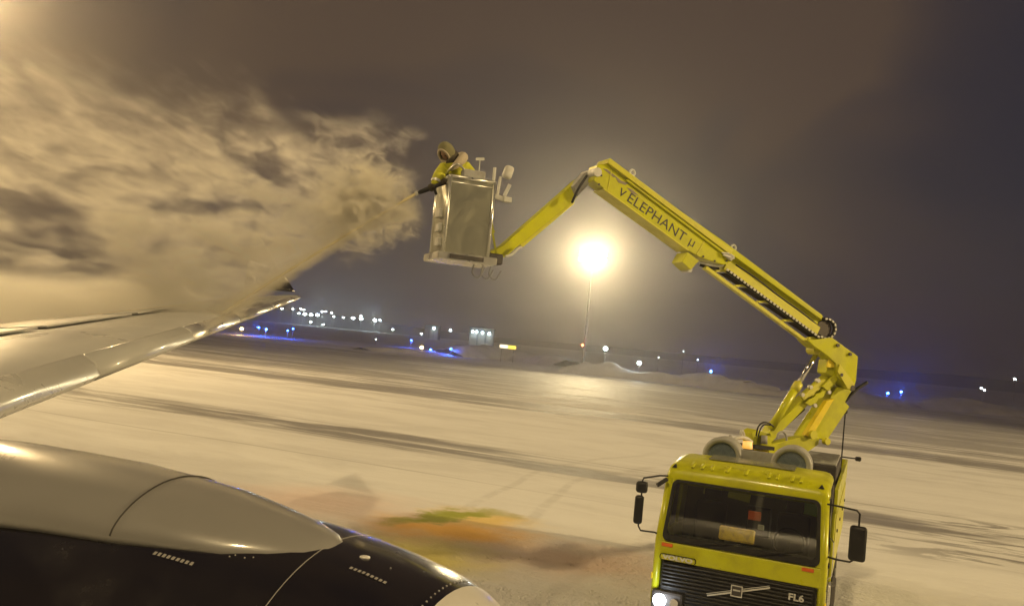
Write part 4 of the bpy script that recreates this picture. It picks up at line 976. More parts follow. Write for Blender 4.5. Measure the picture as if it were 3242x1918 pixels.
# cable tray under the inner boom with dark panels, ribs and energy chain
W('tray_beam', bbar((2236, 846), (2577, 1096), 0.10, 0.055, 0.06), M_yel2)
M_brown = pbr('dark_brown_panel', (0.035, 0.025, 0.022), 0.6)
trib = [((2262, 858), (2298, 858)), ((2326, 905), (2366, 905)), ((2398, 955), (2438, 956)), ((2479, 1014), (2520, 1014)), ((2556, 1070), (2592, 1068))]
for (a_, b3) in trib:
    bm = bmesh.new(); add_bar(bm, PB(*a_, 0.07), PB(*b3, 0.07), 0.09, 0.035, BN); W('tray_rib', bm, M_yel2)
for (l0, r0_), (l1, r1) in zip(trib, trib[1:]):
    W('tray_panel', bprism([(l0[0] + 14, l0[1] + 6), (r0_[0] + 4, r0_[1] + 6), (r1[0] - 6, r1[1] - 5), (l1[0] + 6, l1[1] - 3)], 0.0, 0.02), M_brown)
# chain links
chain = [PB(2300 + (2588 - 2300) * k / 44, 855 + (1066 - 855) * k / 44, 0.13) for k in range(45)]
cc = (2613, 1040); loopc = []
for k in range(15):
    a = R(130 - k * 17); loopc.append(PB(cc[0] + math.cos(a) * 29, cc[1] + math.sin(a) * 31, 0.13))
allc = chain + loopc
bm = bmesh.new(); add_tube(bm, allc, 0.035, 6); ch = W('energy_chain', bm, M_black, None, True)
n = 0
dist = 0.0; nxt = 0.0
for a_, b3 in zip(allc, allc[1:]):
    L = (b3 - a_).length
    while nxt <= dist + L:
        p = a_.lerp(b3, (nxt - dist) / L); t = (b3 - a_).normalized()
        bm = bmesh.new(); add_bar(bm, p - t * 0.022 + BN * 0.035, p + t * 0.022 + BN * 0.035, 0.02, 0.03, BN); W('chain_link', bm, M_lgrey, ch); nxt += 0.078
    dist += L
bm = bmesh.new(); add_disc(bm, PB(2610, 1040, 0.115), -BN, 0.155, 0.2, 28); W('chain_drum', bm, M_brown, None)
# mechanisms at the outer/inner joint
bm = bmesh.new(); add_box(bm, PB(2308, 812, 0.20), (0.14, 0.10, 0.10), Matrix.Rotation(R(30), 3, 'Y'), 0.01); W('joint_block', bm, M_lgrey)
bm = bmesh.new(); add_bar(bm, PB(2286, 800, 0.24), PB(2308, 802, 0.24), 0.02, 0.02); add_bar(bm, PB(2290, 806, 0.24), PB(2324, 818, 0.24), 0.03, 0.03); W('joint_link', bm, M_lgrey)
bm = bmesh.new(); add_tube(bm, smooth_path([PB(2214, 830, 0.1), PB(2240, 836, 0.12), PB(2272, 842, 0.12), PB(2290, 838, 0.15)]), 0.022, 6); W('hose', bm, M_lgrey, None, True)
bm = bmesh.new(); add_tube(bm, smooth_path([PB(2216, 838, 0.0), PB(2245, 848, 0.05), PB(2275, 852, 0.05)]), 0.03, 6); W('hose', bm, M_black, None, True)
# antenna whip
bm = bmesh.new(); add_tube(bm, smooth_path([PB(2672, 1275, -0.1), PB(2692, 1252, -0.1), PB(2712, 1232, -0.1), PB(2745, 1210, -0.1)]), 0.03, 6, True, rs=None); W('cable_tail', bm, M_black, None, True)
# jib arm to the basket
jib = bevel(W('jib', bprism([(1832, 566), (1840, 574), (1838, 608), (1822, 631), (1818, 645), (1657, 782), (1646, 774), (1600, 815), (1554, 817), (1554, 797), (1592, 777)], -0.10, 0.20), M_yel))
bm = bprism([(1648, 776), (1656, 782), (1818, 645), (1816, 640)], -0.09, 0.22); W('bottom_flange', bm, M_yel2, jib)
bevel(W('jib_hinge', bprism([(1816, 588), (1850, 548), (1880, 538), (1888, 560), (1858, 590), (1830, 622)], 0.0, 0.16), M_grey), 0.01)
bm = bmesh.new(); add_disc(bm, PB(1893, 545, 0.22), -BN, 0.07, 0.48, 18); W('pivot_pin', bm, M_lgrey)
bm = bmesh.new(); add_tube(bm, smooth_path([PB(1826, 610, 0.05), PB(1812, 640, 0.05), PB(1830, 600, 0.1), PB(1858, 556, 0.1)]), 0.022, 6); W('hose', bm, M_black, None, True)
bm = bmesh.new(); add_tube(bm, smooth_path([PB(1600, 812, -0.02), PB(1620, 806, -0.02), PB(1642, 786, -0.02), PB(1652, 784, -0.02)]), 0.02, 6); W('hose', bm, M_lgrey, None, True)
# hoses round the turret
for pts, r_, m_ in (([(2394, 1380), (2400, 1352), (2416, 1337), (2436, 1340), (2450, 1350)], .014, M_black), ([(2400, 1382), (2408, 1356), (2420, 1344), (2440, 1346)], .012, M_black),
                ([(2316, 1410), (2324, 1392), (2345, 1384), (2368, 1390), (2380, 1400)], .034, M_lgrey), ([(2318, 1400), (2310, 1384), (2314, 1380), (2320, 1400)], .02, M_grey), ([(2350, 1382), (2346, 1370), (2350, 1362), (2356, 1378)], .022, M_lgrey),
                ([(2460, 1388), (2464, 1372), (2478, 1366), (2488, 1376), (2490, 1394)], .018, M_grey), ([(2280, 1400), (2300, 1396), (2322, 1408), (2345, 1420)], .022, M_black), ([(2326, 1420), (2350, 1412), (2380, 1410)], .03, M_black)):
    bm = bmesh.new(); add_tube(bm, smooth_path([PB(x, y, 0.25) for x, y in pts]), r_, 7); W('hose', bm, m_, None, True)
bm = bmesh.new(); add_tube(bm, [PB(2418, 1404, 0.2), PB(2420, 1378, 0.2)], 0.05, 12, True, rs=[0.06, 0.05]); W('valve', bm, M_grey, None, True)
bm = bmesh.new(); add_box(bm, PB(2346, 1436, 0.2), (0.16, 0.16, 0.2), None, 0.03); W('valve_block', bm, M_dgrey)

# ---- basket
BK_Y = 12.95
fl = P(1452, 812, BK_Y)                       # floor centre
# front face looks at the viewer and a little right, so the left flank shows
bx = Vector((math.cos(R(19)), math.sin(R(19)), 0)); by = Vector((-math.sin(R(19)), math.cos(R(19)), 0))
nl = by
BW, BD, BH = 0.66, 0.72, 1.06
def bk(x, y, z): return fl + bx * x + by * y + Vector((0, 0, z))
rotb = Matrix((bx, by, Vector((0, 0, 1)))).transposed()
def steel_mat():
    m = bpy.data.materials.new('dented_steel'); m.use_nodes = True; nt = m.node_tree; b = nt.nodes['Principled BSDF']
    b.inputs['Base Color'].default_value = (0.50, 0.50, 0.40, 1); b.inputs['Metallic'].default_value = 0.8; b.inputs['Roughness'].default_value = 0.30
    tc = nt.nodes.new('ShaderNodeTexCoord'); nn = noise_n(nt, tc.outputs['Object'], 2.1, 2, 0.4, 0.6)
    bn = nt.nodes.new('ShaderNodeBump'); bn.inputs['Strength'].default_value = 0.55; bn.inputs['Distance'].default_value = 0.08
    nt.links.new(nn, bn.inputs['Height']); nt.links.new(bn.outputs[0], b.inputs['Normal']); return m
M_steel = steel_mat()
bm = bmesh.new(); add_box(bm, bk(0.02, 0, -0.045), (BW + 0.22, BD + 0.14, 0.11), rotb, 0.015); bsk = W('basket', bm, M_alu)
bm = bmesh.new(); add_box(bm, bk(0.0, -BD / 2 - 0.08, -0.045), (0.50, 0.02, 0.06), rotb); W('floor_slot', bm, M_dgrey, bsk)
bm = bmesh.new(); add_box(bm, bk(0, -BD / 2, BH / 2), (BW - 0.03, 0.02, BH), rotb, 0.004); W('panel', bm, M_steel, bsk)
bm = bmesh.new(); add_box(bm, bk(-BW / 2, 0, BH / 2), (0.02, BD - 0.03, BH), rotb, 0.004); W('panel', bm, M_steel, bsk)
bm = bmesh.new(); add_box(bm, bk(0, BD / 2, BH / 2), (BW - 0.03, 0.02, BH), rotb, 0.004); W('panel', bm, M_steel, bsk)
bm = bmesh.new(); add_box(bm, bk(BW / 2, 0, BH * 0.32), (0.02, BD - 0.03, BH * 0.64), rotb, 0.004); W('panel', bm, M_steel, bsk)
for sx in (-1, 1):
    for sy in (-1, 1):
        bm = bmesh.new(); add_tube(bm, [bk(sx * BW / 2, sy * BD / 2, -0.02), bk(sx * BW / 2, sy * BD / 2, BH + 0.03)], 0.027, 10); W('post', bm, M_alu, bsk, True)
for z, rr_ in ((BH + 0.03, 0.028), (BH - 0.05, 0.016)):
    bm = bmesh.new(); add_tube(bm, [bk(-BW / 2, -BD / 2, z), bk(BW / 2, -BD / 2, z), bk(BW / 2, BD / 2, z), bk(-BW / 2, BD / 2, z), bk(-BW / 2, -BD / 2, z)], rr_, 8); W('rail', bm, M_alu, bsk, True)
bm = bmesh.new(); add_box(bm, bk(0.02, -BD / 2 + 0.08, BH + 0.10), (0.34, 0.14, 0.14), rotb, 0.02); W('control_box', bm, M_grey, bsk)
bm = bmesh.new(); add_tube(bm, smooth_path([bk(-BW / 2, 0.2, BH + 0.03), bk(-BW / 2 + 0.02, -0.1, BH + 0.14), bk(-BW / 2 + 0.1, -BD / 2 + 0.05, BH + 0.22), bk(-0.1, -BD / 2 + 0.03, BH + 0.12)]), 0.018, 6); W('rail', bm, M_alu, bsk, True)
# steps seen on the left flank
for k in range(3):
    bm = bmesh.new(); add_box(bm, bk(-BW / 2 - 0.035, -0.05 - 0.05 * k, 0.58 - 0.21 * k), (0.06, 0.20, 0.12), rotb, 0.01); W('fold_step', bm, M_lgrey, bsk)
# lamp and bracket on the right
bm = bmesh.new(); add_tube(bm, [bk(BW / 2 + 0.06, -0.1, BH - 0.1), bk(BW / 2 + 0.06, -0.1, BH + 0.30)], 0.022, 8); add_tube(bm, [bk(BW / 2 + 0.14, -0.1, BH - 0.12), bk(BW / 2 + 0.16, -0.1, BH + 0.18)], 0.02, 8); add_bar(bm, bk(BW / 2, -0.1, BH - 0.1), bk(BW / 2 + 0.30, -0.1, BH - 0.16), 0.05, 0.07); W('lamp_bracket', bm, M_lgrey, bsk)
bm = bmesh.new(); add_box(bm, bk(BW / 2 + 0.27, -0.1, BH + 0.26), (0.14, 0.12, 0.20), rotb @ Matrix.Rotation(R(14), 3, 'Y'), 0.04, 2); W('work_lamp', bm, M_lgrey, bsk, True)
bm = bmesh.new(); add_bar(bm, bk(BW / 2 + 0.24, -0.12, BH - 0.10), bk(BW / 2 + 0.31, -0.12, BH + 0.08), 0.04, 0.05); add_box(bm, bk(BW / 2 + 0.29, -0.12, BH - 0.15), (0.13, 0.08, 0.08), rotb, 0.01); W('lamp_bracket', bm, M_lgrey, bsk)
bm = bmesh.new(); add_tube(bm, [bk(BW / 2 - 0.12, 0.1, BH), bk(BW / 2 - 0.12, 0.1, BH + 0.42)], 0.009, 6); add_bar(bm, bk(BW / 2 - 0.18, 0.1, BH + 0.42), bk(BW / 2 - 0.06, 0.1, BH + 0.44), 0.04, 0.035); W('wind_vane', bm, M_lgrey, bsk)
bm = bmesh.new(); add_bar(bm, bk(BW / 2 + 0.03, 0.05, BH - 0.12), bk(BW / 2 + 0.17, 0.05, 0.42), 0.05, 0.05); add_bar(bm, bk(BW / 2 + 0.17, 0.05, 0.42), bk(BW / 2 + 0.26, 0.05, 0.10), 0.03, 0.03); add_bar(bm, bk(BW / 2, 0.05, 0.42), bk(BW / 2 + 0.2, 0.05, 0.44), 0.02, 0.03); W('support_strut', bm, M_yel, bsk)
bm = bmesh.new(); add_box(bm, bk(BW / 2 + 0.17, 0.05, 0.02), (0.28, 0.4, 0.16), rotb, 0.02); W('basket_mount', bm, M_dgrey, bsk)
for x in (0.22, 0.36, 0.48):
    bm = bmesh.new(); add_tube(bm, smooth_path([bk(x, -0.1, -0.08), bk(x - 0.02, -0.1, -0.22), bk(x + 0.08, -0.1, -0.28), bk(x + 0.16, -0.1, -0.14)]), 0.012, 6); W('hose', bm, M_grey, bsk, True)

# ------------------------------------------------------------------ operator
PC = bk(-0.02, 0.03, 0.0)
PY = PC.y
person = empty('person', PC, 0, 'person in yellow high visibility jacket with grey hood, aiming a spray gun from the basket', 'person')
hx = bx; hy = by
def pp(x, y, z): return PC + hx * x + hy * y + Vector((0, 0, z))
HAND = P(1362, 596, BK_Y - 0.30); HAND2 = P(1338, 606, BK_Y - 0.30)
def skin(name, verts, edges, radii, mat, parent, lev=2, root=0):
    me = bpy.data.meshes.new(name); me.from_pydata([v for v in verts], edges, []); me.update()
    o = bpy.data.objects.new(name, me); C.objects.link(o)
    o.parent = parent; o.matrix_parent_inverse = root_inv(parent)
    md = o.modifiers.new('skin', 'SKIN'); md.use_smooth_shade = True
    sl = me.skin_vertices[0].data
    for i, r_ in enumerate(radii):
        sl[i].radius = (r_, r_) if not isinstance(r_, tuple) else r_
        sl[i].use_root = (i == root)
    s = o.modifiers.new('sub', 'SUBSURF'); s.levels = lev; s.render_levels = lev
    me.materials.append(mat); return o
M_hiv = pbr('hi_vis_cloth', (0.50, 0.50, 0.02), 0.8, 0, 0.5, 9, (0.26, 0.25, 0.08), 0.5, 18)
M_trs = pbr('dark_trousers', (0.05, 0.05, 0.06), 0.85)
M_hood = pbr('khaki_hood', (0.17, 0.16, 0.08), 0.9, bump=0.4, bscale=30)
M_fur = pbr('pale_fleece', (0.42, 0.36, 0.27), 0.95, bump=0.6, bscale=60)
M_glove = pbr('dark_glove', (0.045, 0.035, 0.02), 0.8)
M_face = pbr('skin', (0.42, 0.26, 0.18), 0.6)
# body core: legs, torso, neck (one mesh)
V = [pp(0, .02, .86), pp(0, .02, 1.02), P(1441, 560, PY), P(1438, 535, PY - .02), P(1428, 512, PY - .04), P(1416, 492, PY - .05),
     pp(.10, .02, .80), pp(.11, .02, .46), pp(.11, .04, .08), pp(.11, -.10, .05), pp(-.10, .02, .80), pp(-.11, .02, .46), pp(-.11, .04, .08), pp(-.11, -.10, .05)]
E = [(0, 1), (1, 2), (2, 3), (3, 4), (4, 5), (0, 6), (6, 7), (7, 8), (8, 9), (0, 10), (10, 11), (11, 12), (12, 13)]
Rr = [.17, .155, .165, .13, .06, .055, .10, .075, .055, .05, .10, .075, .055, .05]
body_p = skin('body', V, E, Rr, M_trs, person)
# jacket incl. sleeves
sl, sr = P(1404, 533, PY - .02), P(1476, 532, PY + .04)
el_l = P(1386, 562, PY - .22); el_r = P(1500, 562, PY - .06); ha = HAND + Vector((.05, 0.04, .03))
hr = P(1474, 588, PY - .30)
V = [pp(0, .02, .92), pp(0, .01, 1.08), P(1441, 556, PY), P(1438, 531, PY - .02), P(1430, 514, PY - .04), sl, el_l, ha, sr, el_r, hr]
E = [(0, 1), (1, 2), (2, 3), (3, 4), (3, 5), (5, 6), (6, 7), (3, 8), (8, 9), (9, 10)]
Rr = [.19, .19, .185, .15, .09, .10, .088, .058, .10, .088, .058]
skin('jacket', V, E, Rr, M_hiv, person, 2, 2)
# reflective bands round chest and sleeve
M_band = pbr('reflective_band', (0.62, 0.62, 0.56), 0.35, 0.3)
def ring_band(c, t, r_, w, name='reflective_band', par=None, ry=1.0):
    x, y = frame_of(t); bm = bmesh.new(); rings = []
    for s in (-w / 2, w / 2):
        rings.append([c + t.normalized() * s + x * math.cos(6.283 * k / 24) * r_ + y * math.sin(6.283 * k / 24) * r_ * ry for k in range(24)])
    loft(bm, rings, cap=False); return W2(name, bm, M_band, par)
def W2(name, bm, mat, par, smooth=True): return finish(name, bm, mat, par, smooth)
ring_band(pp(0, .01, 1.10), Vector((0, 0, 1)), .205, .05, par=person)
ring_band(el_l.lerp(ha, .45), ha - el_l, .078, .04, par=person); ring_band(el_r.lerp(hr, .45), hr - el_r, .078, .04, par=person)
# head: face, hood, collar
hd = P(1414, 485, BK_Y - 0.05)
look = (HAND - hd); look.z *= 0.6; look.normalize(); lx = look.cross(Vector((0, 0, 1))).normalized(); lu = lx.cross(look).normalized()
bm = bmesh.new(); bmesh.ops.create_uvsphere(bm, u_segments=24, v_segments=18, radius=1.0)
for v in bm.verts:
    x, y, z = v.co
    jaw = 1 - 0.22 * max(0, -z); nose = 0.10 * math.exp(-((x / .14) ** 2 + ((z + 0.08) / .22) ** 2)) if y > 0 else 0
    brow = 0.03 * math.exp(-((z - 0.22) / .1) ** 2) if y > 0.5 else 0; eye = -0.05 * (math.exp(-(((x - .33) / .13) ** 2 + ((z - .08) / .1) ** 2)) + math.exp(-(((x + .33) / .13) ** 2 + ((z - .08) / .1) ** 2))) if y > 0 else 0
    mouth = -0.02 * math.exp(-((x / .25) ** 2 + ((z + .45) / .05) ** 2)) if y > 0 else 0
    v.co = hd + lx * (x * .075 * jaw) + look * ((y * .092) + (nose + brow + eye + mouth) * .16) + lu * (z * .115)
finish('head', bm, M_face, person, True)
for s in (-1, 1):
    bm = bmesh.new(); add_ball(bm, hd + lx * s * .027 + look * .082 + lu * .012, .0105, 8, 6); finish('eye', bm, M_black, person, True)
# hood: shell open to the front, khaki with pointed crown
bm = bmesh.new(); rings = []
for k in range(11):
    f = k / 10; a = R(-62 + 150 * f)            # from front rim over to back
    ring = []
for v_ in range(13):
    phi = R(50 + 130 * v_ / 12)                 # angle from look direction: 50 (rim) .. 180 (back)
    ring = []
    for u_ in range(24):
        th = 6.28318 * u_ / 24; rad = math.sin(phi)
        sx_ = math.cos(th) * rad; sz = math.sin(th) * rad; sy = math.cos(phi)
        pk = 0.03 * max(0, sz) * (1 if phi > R(80) else .5)
        ring.append(hd + lx * sx_ * .110 + look * sy * .125 + lu * (sz * .140 + pk))
    rings.append(ring)
loft(bm, rings, cap=False); hood = finish('hood', bm, M_hood, person, True); so = hood.modifiers.new('solid', 'SOLIDIFY'); so.thickness = 0.012; so.offset = 1
# rim of fleece
bm = bmesh.new(); rim = rings[0]; add_tube(bm, rim + [rim[0]], 0.020, 8, False); finish('hood_rim', bm, M_fur, person, True)
bm = bmesh.new(); add_tube(bm, [hd + lx * math.cos(a) * .07 + look * (.06 + .03 * math.sin(a)) + lu * (-.085 + .02 * math.sin(a * 2)) for a in [3.1416 * k / 8 for k in range(9)]], 0.035, 8); finish('face_mask', bm, M_fur, person, True)
# thick pale collar / scarf over the far shoulder
bm = bmesh.new(); cp = smooth_path([P(1425, 538, PY - .20), P(1440, 526, PY - .20), P(1456, 512, PY - .14), P(1466, 500, PY - .02), P(1462, 496, PY + .10), P(1440, 500, PY + .14)]); add_tube(bm, cp, .055, 10, True, rs=[.02 + .055 * math.sin(3.1416 * min(i / (len(cp) - 1) * 0.8, 1)) for i in range(len(cp))]); finish('fleece_collar', bm, M_fur, person, True)
bm = bmesh.new(); add_tube(bm, [P(1418, 522, PY - .12), P(1430, 508, PY - .10), P(1438, 492, PY - .02), P(1434, 480, PY + .04)], .06, 10, True, rs=[.04, .07, .075, .045]); finish('dark_scarf', bm, M_glove, person, True)
# gloved hands with fingers
GA = HAND; GB = P(1316, 614, BK_Y - 0.32); gd = (GB - GA).normalized()
gs, gu = frame_of(gd); 
if gu.z < 0: gu = -gu
def hand(c, name='glove'):
    Vh = [c - gd * -.0 + gu * .0 + gs * .075, c + gs * .045 + gu * .028, c + gs * .02 + gu * .038]; Eh = [(0, 1), (1, 2)]; Rh = [.034, .040, .036]
    for k in range(4):
        o_ = gd * (-.033 + .022 * k); b0 = len(Vh)
        Vh += [c + o_ + gu * .040 + gs * .0, c + o_ + gu * .024 - gs * .036, c + o_ - gu * .012 - gs * .040, c + o_ - gu * .036 - gs * (.016 - .002 * k)]
        Rh += [.012, .0115, .011, .0095]; Eh += [(2, b0), (b0, b0 + 1), (b0 + 1, b0 + 2), (b0 + 2, b0 + 3)]
    b0 = len(Vh); Vh += [c - gd * .05 + gs * .03 - gu * .01, c - gd * .035 + gs * .0 - gu * .040, c - gd * .010 - gs * .02 - gu * .042]; Rh += [.016, .013, .011]; Eh += [(1, b0), (b0, b0 + 1), (b0 + 1, b0 + 2)]
    return skin(name, Vh, Eh, Rh, M_glove, person, 1, 0)
hand(GA - gd * 0.02); hand(GA - gd * 0.22 + gs * 0.01)
# cuffs
bm = bmesh.new(); add_tube(bm, [ha, GA + gs * .07], .05, 10, True, rs=[.058, .045]); finish('cuff', bm, M_glove, person, True)

gun = empty('spray_gun', GA, 0, 'black spray gun held out over the basket rail', 'spray gun')
bm = bmesh.new(); add_tube(bm, [GA - gd * 0.45, GA - gd * 0.1, GA, GA + gd * 0.05, GA + gd * 0.16, GB - gd * .05, GB], 0.03, 12, True, rs=[.028, .03, .034, .036, .030, .02, .026]); finish('barrel', bm, M_black, gun, True)
bm = bmesh.new(); add_tube(bm, [GB - gd * .035, GB + gd * .008], 0.034, 12, True, rs=[.036, .030]); finish('nozzle', bm, M_lgrey, gun, True)
bm = bmesh.new(); add_tube(bm, [GA - gd * 0.05, GA - gd * 0.05 - gu * 0.12], 0.02, 8); finish('grip', bm, M_black, gun, True)
bm = bmesh.new(); add_tube(bm, smooth_path([GA - gd * 0.44, GA - gd * .55 - gu * .06, bk(-.2, -.2, .95), bk(-.22, -.15, .4), bk(-.2, -.05, .03)]), 0.022, 8); finish('hose', bm, M_black, gun, True)

# ------------------------------------------------------------------ fluid jet
HIT = P(672, 1012, 13.2)
JD = (HIT - GB); JL = JD.length; JD.normalize()
def jet_mat():
    m = bpy.data.materials.new('fluid_jet'); m.use_nodes = True; nt = m.node_tree; b = nt.nodes['Principled BSDF']
    tc = nt.nodes.new('ShaderNodeTexCoord')
    n = noise_n(nt, mapping(nt, tc.outputs['Object'], scl=(4, 4, 9)), 1.0, 5, 0.7)
    nt.links.new(mixc(nt, n, (0.80, 0.68, 0.30), (0.92, 0.84, 0.55)), b.inputs['Base Color']); b.inputs['Roughness'].default_value = 0.7
    lw = nt.nodes.new('ShaderNodeLayerWeight'); lw.inputs[0].default_value = 0.5
    nt.links.new(sstep(nt, mathn(nt, 'ADD', lw.outputs['Facing'], mathn(nt, 'MULTIPLY', n, 0.45)), 0.22, 1.0, 0.72, 0.0), b.inputs['Alpha'])
    return m
bm = bmesh.new(); pts = []; rsj = []
js, ju = frame_of(JD)
for k in range(49):
    f = k / 48; sag = -0.03 * 4 * f * (1 - f) * -1
    pts.append(GB + JD * (JL * f) + Vector((0, 0, sag)))
    rsj.append(0.028 - 0.014 * min(f * 5, 1) + 0.012 * f + 0.02 * mnoise.noise(Vector((k * .4, 0, 0))) * f)
add_tube(bm, pts, 0.03, 12, True, rs=rsj)
jet = finish('fluid_jet', bm, jet_mat(), None, True); tag(jet, kind='stuff')

def sheath_mat(r0, r1, dmax, L):
    m = bpy.data.materials.new('jet_spray'); m.use_nodes = True; nt = m.node_tree; nt.nodes.clear()
    o = nt.nodes.new('ShaderNodeOutputMaterial'); tc = nt.nodes.new('ShaderNodeTexCoord'); pos = tc.outputs['Object']
    sub = nt.nodes.new('ShaderNodeVectorMath'); sub.operation = 'SUBTRACT'; nt.links.new(pos, sub.inputs[0]); sub.inputs[1].default_value = GB
    dt = nt.nodes.new('ShaderNodeVectorMath'); dt.operation = 'DOT_PRODUCT'; nt.links.new(sub.outputs[0], dt.inputs[0]); dt.inputs[1].default_value = JD
    s = dt.outputs['Value']
    sc = nt.nodes.new('ShaderNodeVectorMath'); sc.operation = 'SCALE'; sc.inputs[0].default_value = JD; nt.links.new(s, sc.inputs['Scale'])
    df = nt.nodes.new('ShaderNodeVectorMath'); df.operation = 'DISTANCE'; nt.links.new(sub.outputs[0], df.inputs[0]); nt.links.new(sc.outputs[0], df.inputs[1])
    n = noise_n(nt, mapping(nt, pos, scl=(3.0, 3.0, 6.0)), 1.0, 5, 0.7, 0.6)
    f = mathn(nt, 'DIVIDE', s, L)
    rad = mathn(nt, 'ADD', mathn(nt, 'MULTIPLY', f, r1 - r0), r0)
    q = mathn(nt, 'DIVIDE', df.outputs['Value'], rad)
    q = mathn(nt, 'ADD', q, mathn(nt, 'MULTIPLY', mathn(nt, 'SUBTRACT', n, 0.5), 1.0))
    d = mathn(nt, 'MULTIPLY', sstep(nt, q, 0.85, 0.05), sstep(nt, s, 0.0, 0.5))
    d = mathn(nt, 'MULTIPLY', d, mathn(nt, 'ADD', mathn(nt, 'MULTIPLY', f, -dmax * 0.45), dmax))
    v = nt.nodes.new('ShaderNodeVolumePrincipled'); v.inputs['Color'].default_value = (1.0, 0.95, 0.78, 1); v.inputs['Anisotropy'].default_value = 0.2
    nt.links.new(d, v.inputs['Density']); nt.links.new(v.outputs[0], o.inputs['Volume']); return m
bm = bmesh.new(); add_tube(bm, [GB + JD * (JL * k / 12) for k in range(13)], 0.1, 14, True, rs=[0.09 + 0.17 * k / 12 for k in range(13)])
jsp = finish('jet_spray', bm, sheath_mat(0.09, 0.26, 11.0, JL), None, True); tag(jsp, kind='stuff')
def puff_mat(c, rad):
    m = bpy.data.materials.new('spray_puff'); m.use_nodes = True; nt = m.node_tree; nt.nodes.clear()
    o = nt.nodes.new('ShaderNodeOutputMaterial'); tc = nt.nodes.new('ShaderNodeTexCoord'); pos = tc.outputs['Object']
    df = nt.nodes.new('ShaderNodeVectorMath'); df.operation = 'DISTANCE'; nt.links.new(pos, df.inputs[0]); df.inputs[1].default_value = c
    n = noise_n(nt, mapping(nt, pos, scl=(3.2, 1.2, 4.0)), 1.0, 6, 0.68, 1.6)
    q = mathn(nt, 'ADD', mathn(nt, 'DIVIDE', df.outputs['Value'], rad), mathn(nt, 'MULTIPLY', mathn(nt, 'SUBTRACT', n, 0.5), 3.6))
    v = nt.nodes.new('ShaderNodeVolumePrincipled'); v.inputs['Color'].default_value = (0.99, 0.95, 0.84, 1); v.inputs['Anisotropy'].default_value = 0.3
    nt.links.new(mathn(nt, 'MULTIPLY', mathn(nt, 'MULTIPLY', sstep(nt, q, 0.85, -0.2), sstep(nt, df.outputs['Value'], rad, rad * 0.6)), 3.0), v.inputs['Density']); nt.links.new(v.outputs[0], o.inputs['Volume']); return m
for (px, py, dy, rr_) in ((1205, 670, 0.05, 0.75), (1255, 690, 0.0, 0.50), (1110, 660, 0.35, 1.0), (1180, 610, 0.2, 0.75)):
    c = P(px, py, GB.y + dy); bm = bmesh.new(); add_ball(bm, c, rr_, 16, 12); pf = finish('spray_puff', bm, puff_mat(c, rr_), None, True); tag(pf, kind='stuff')

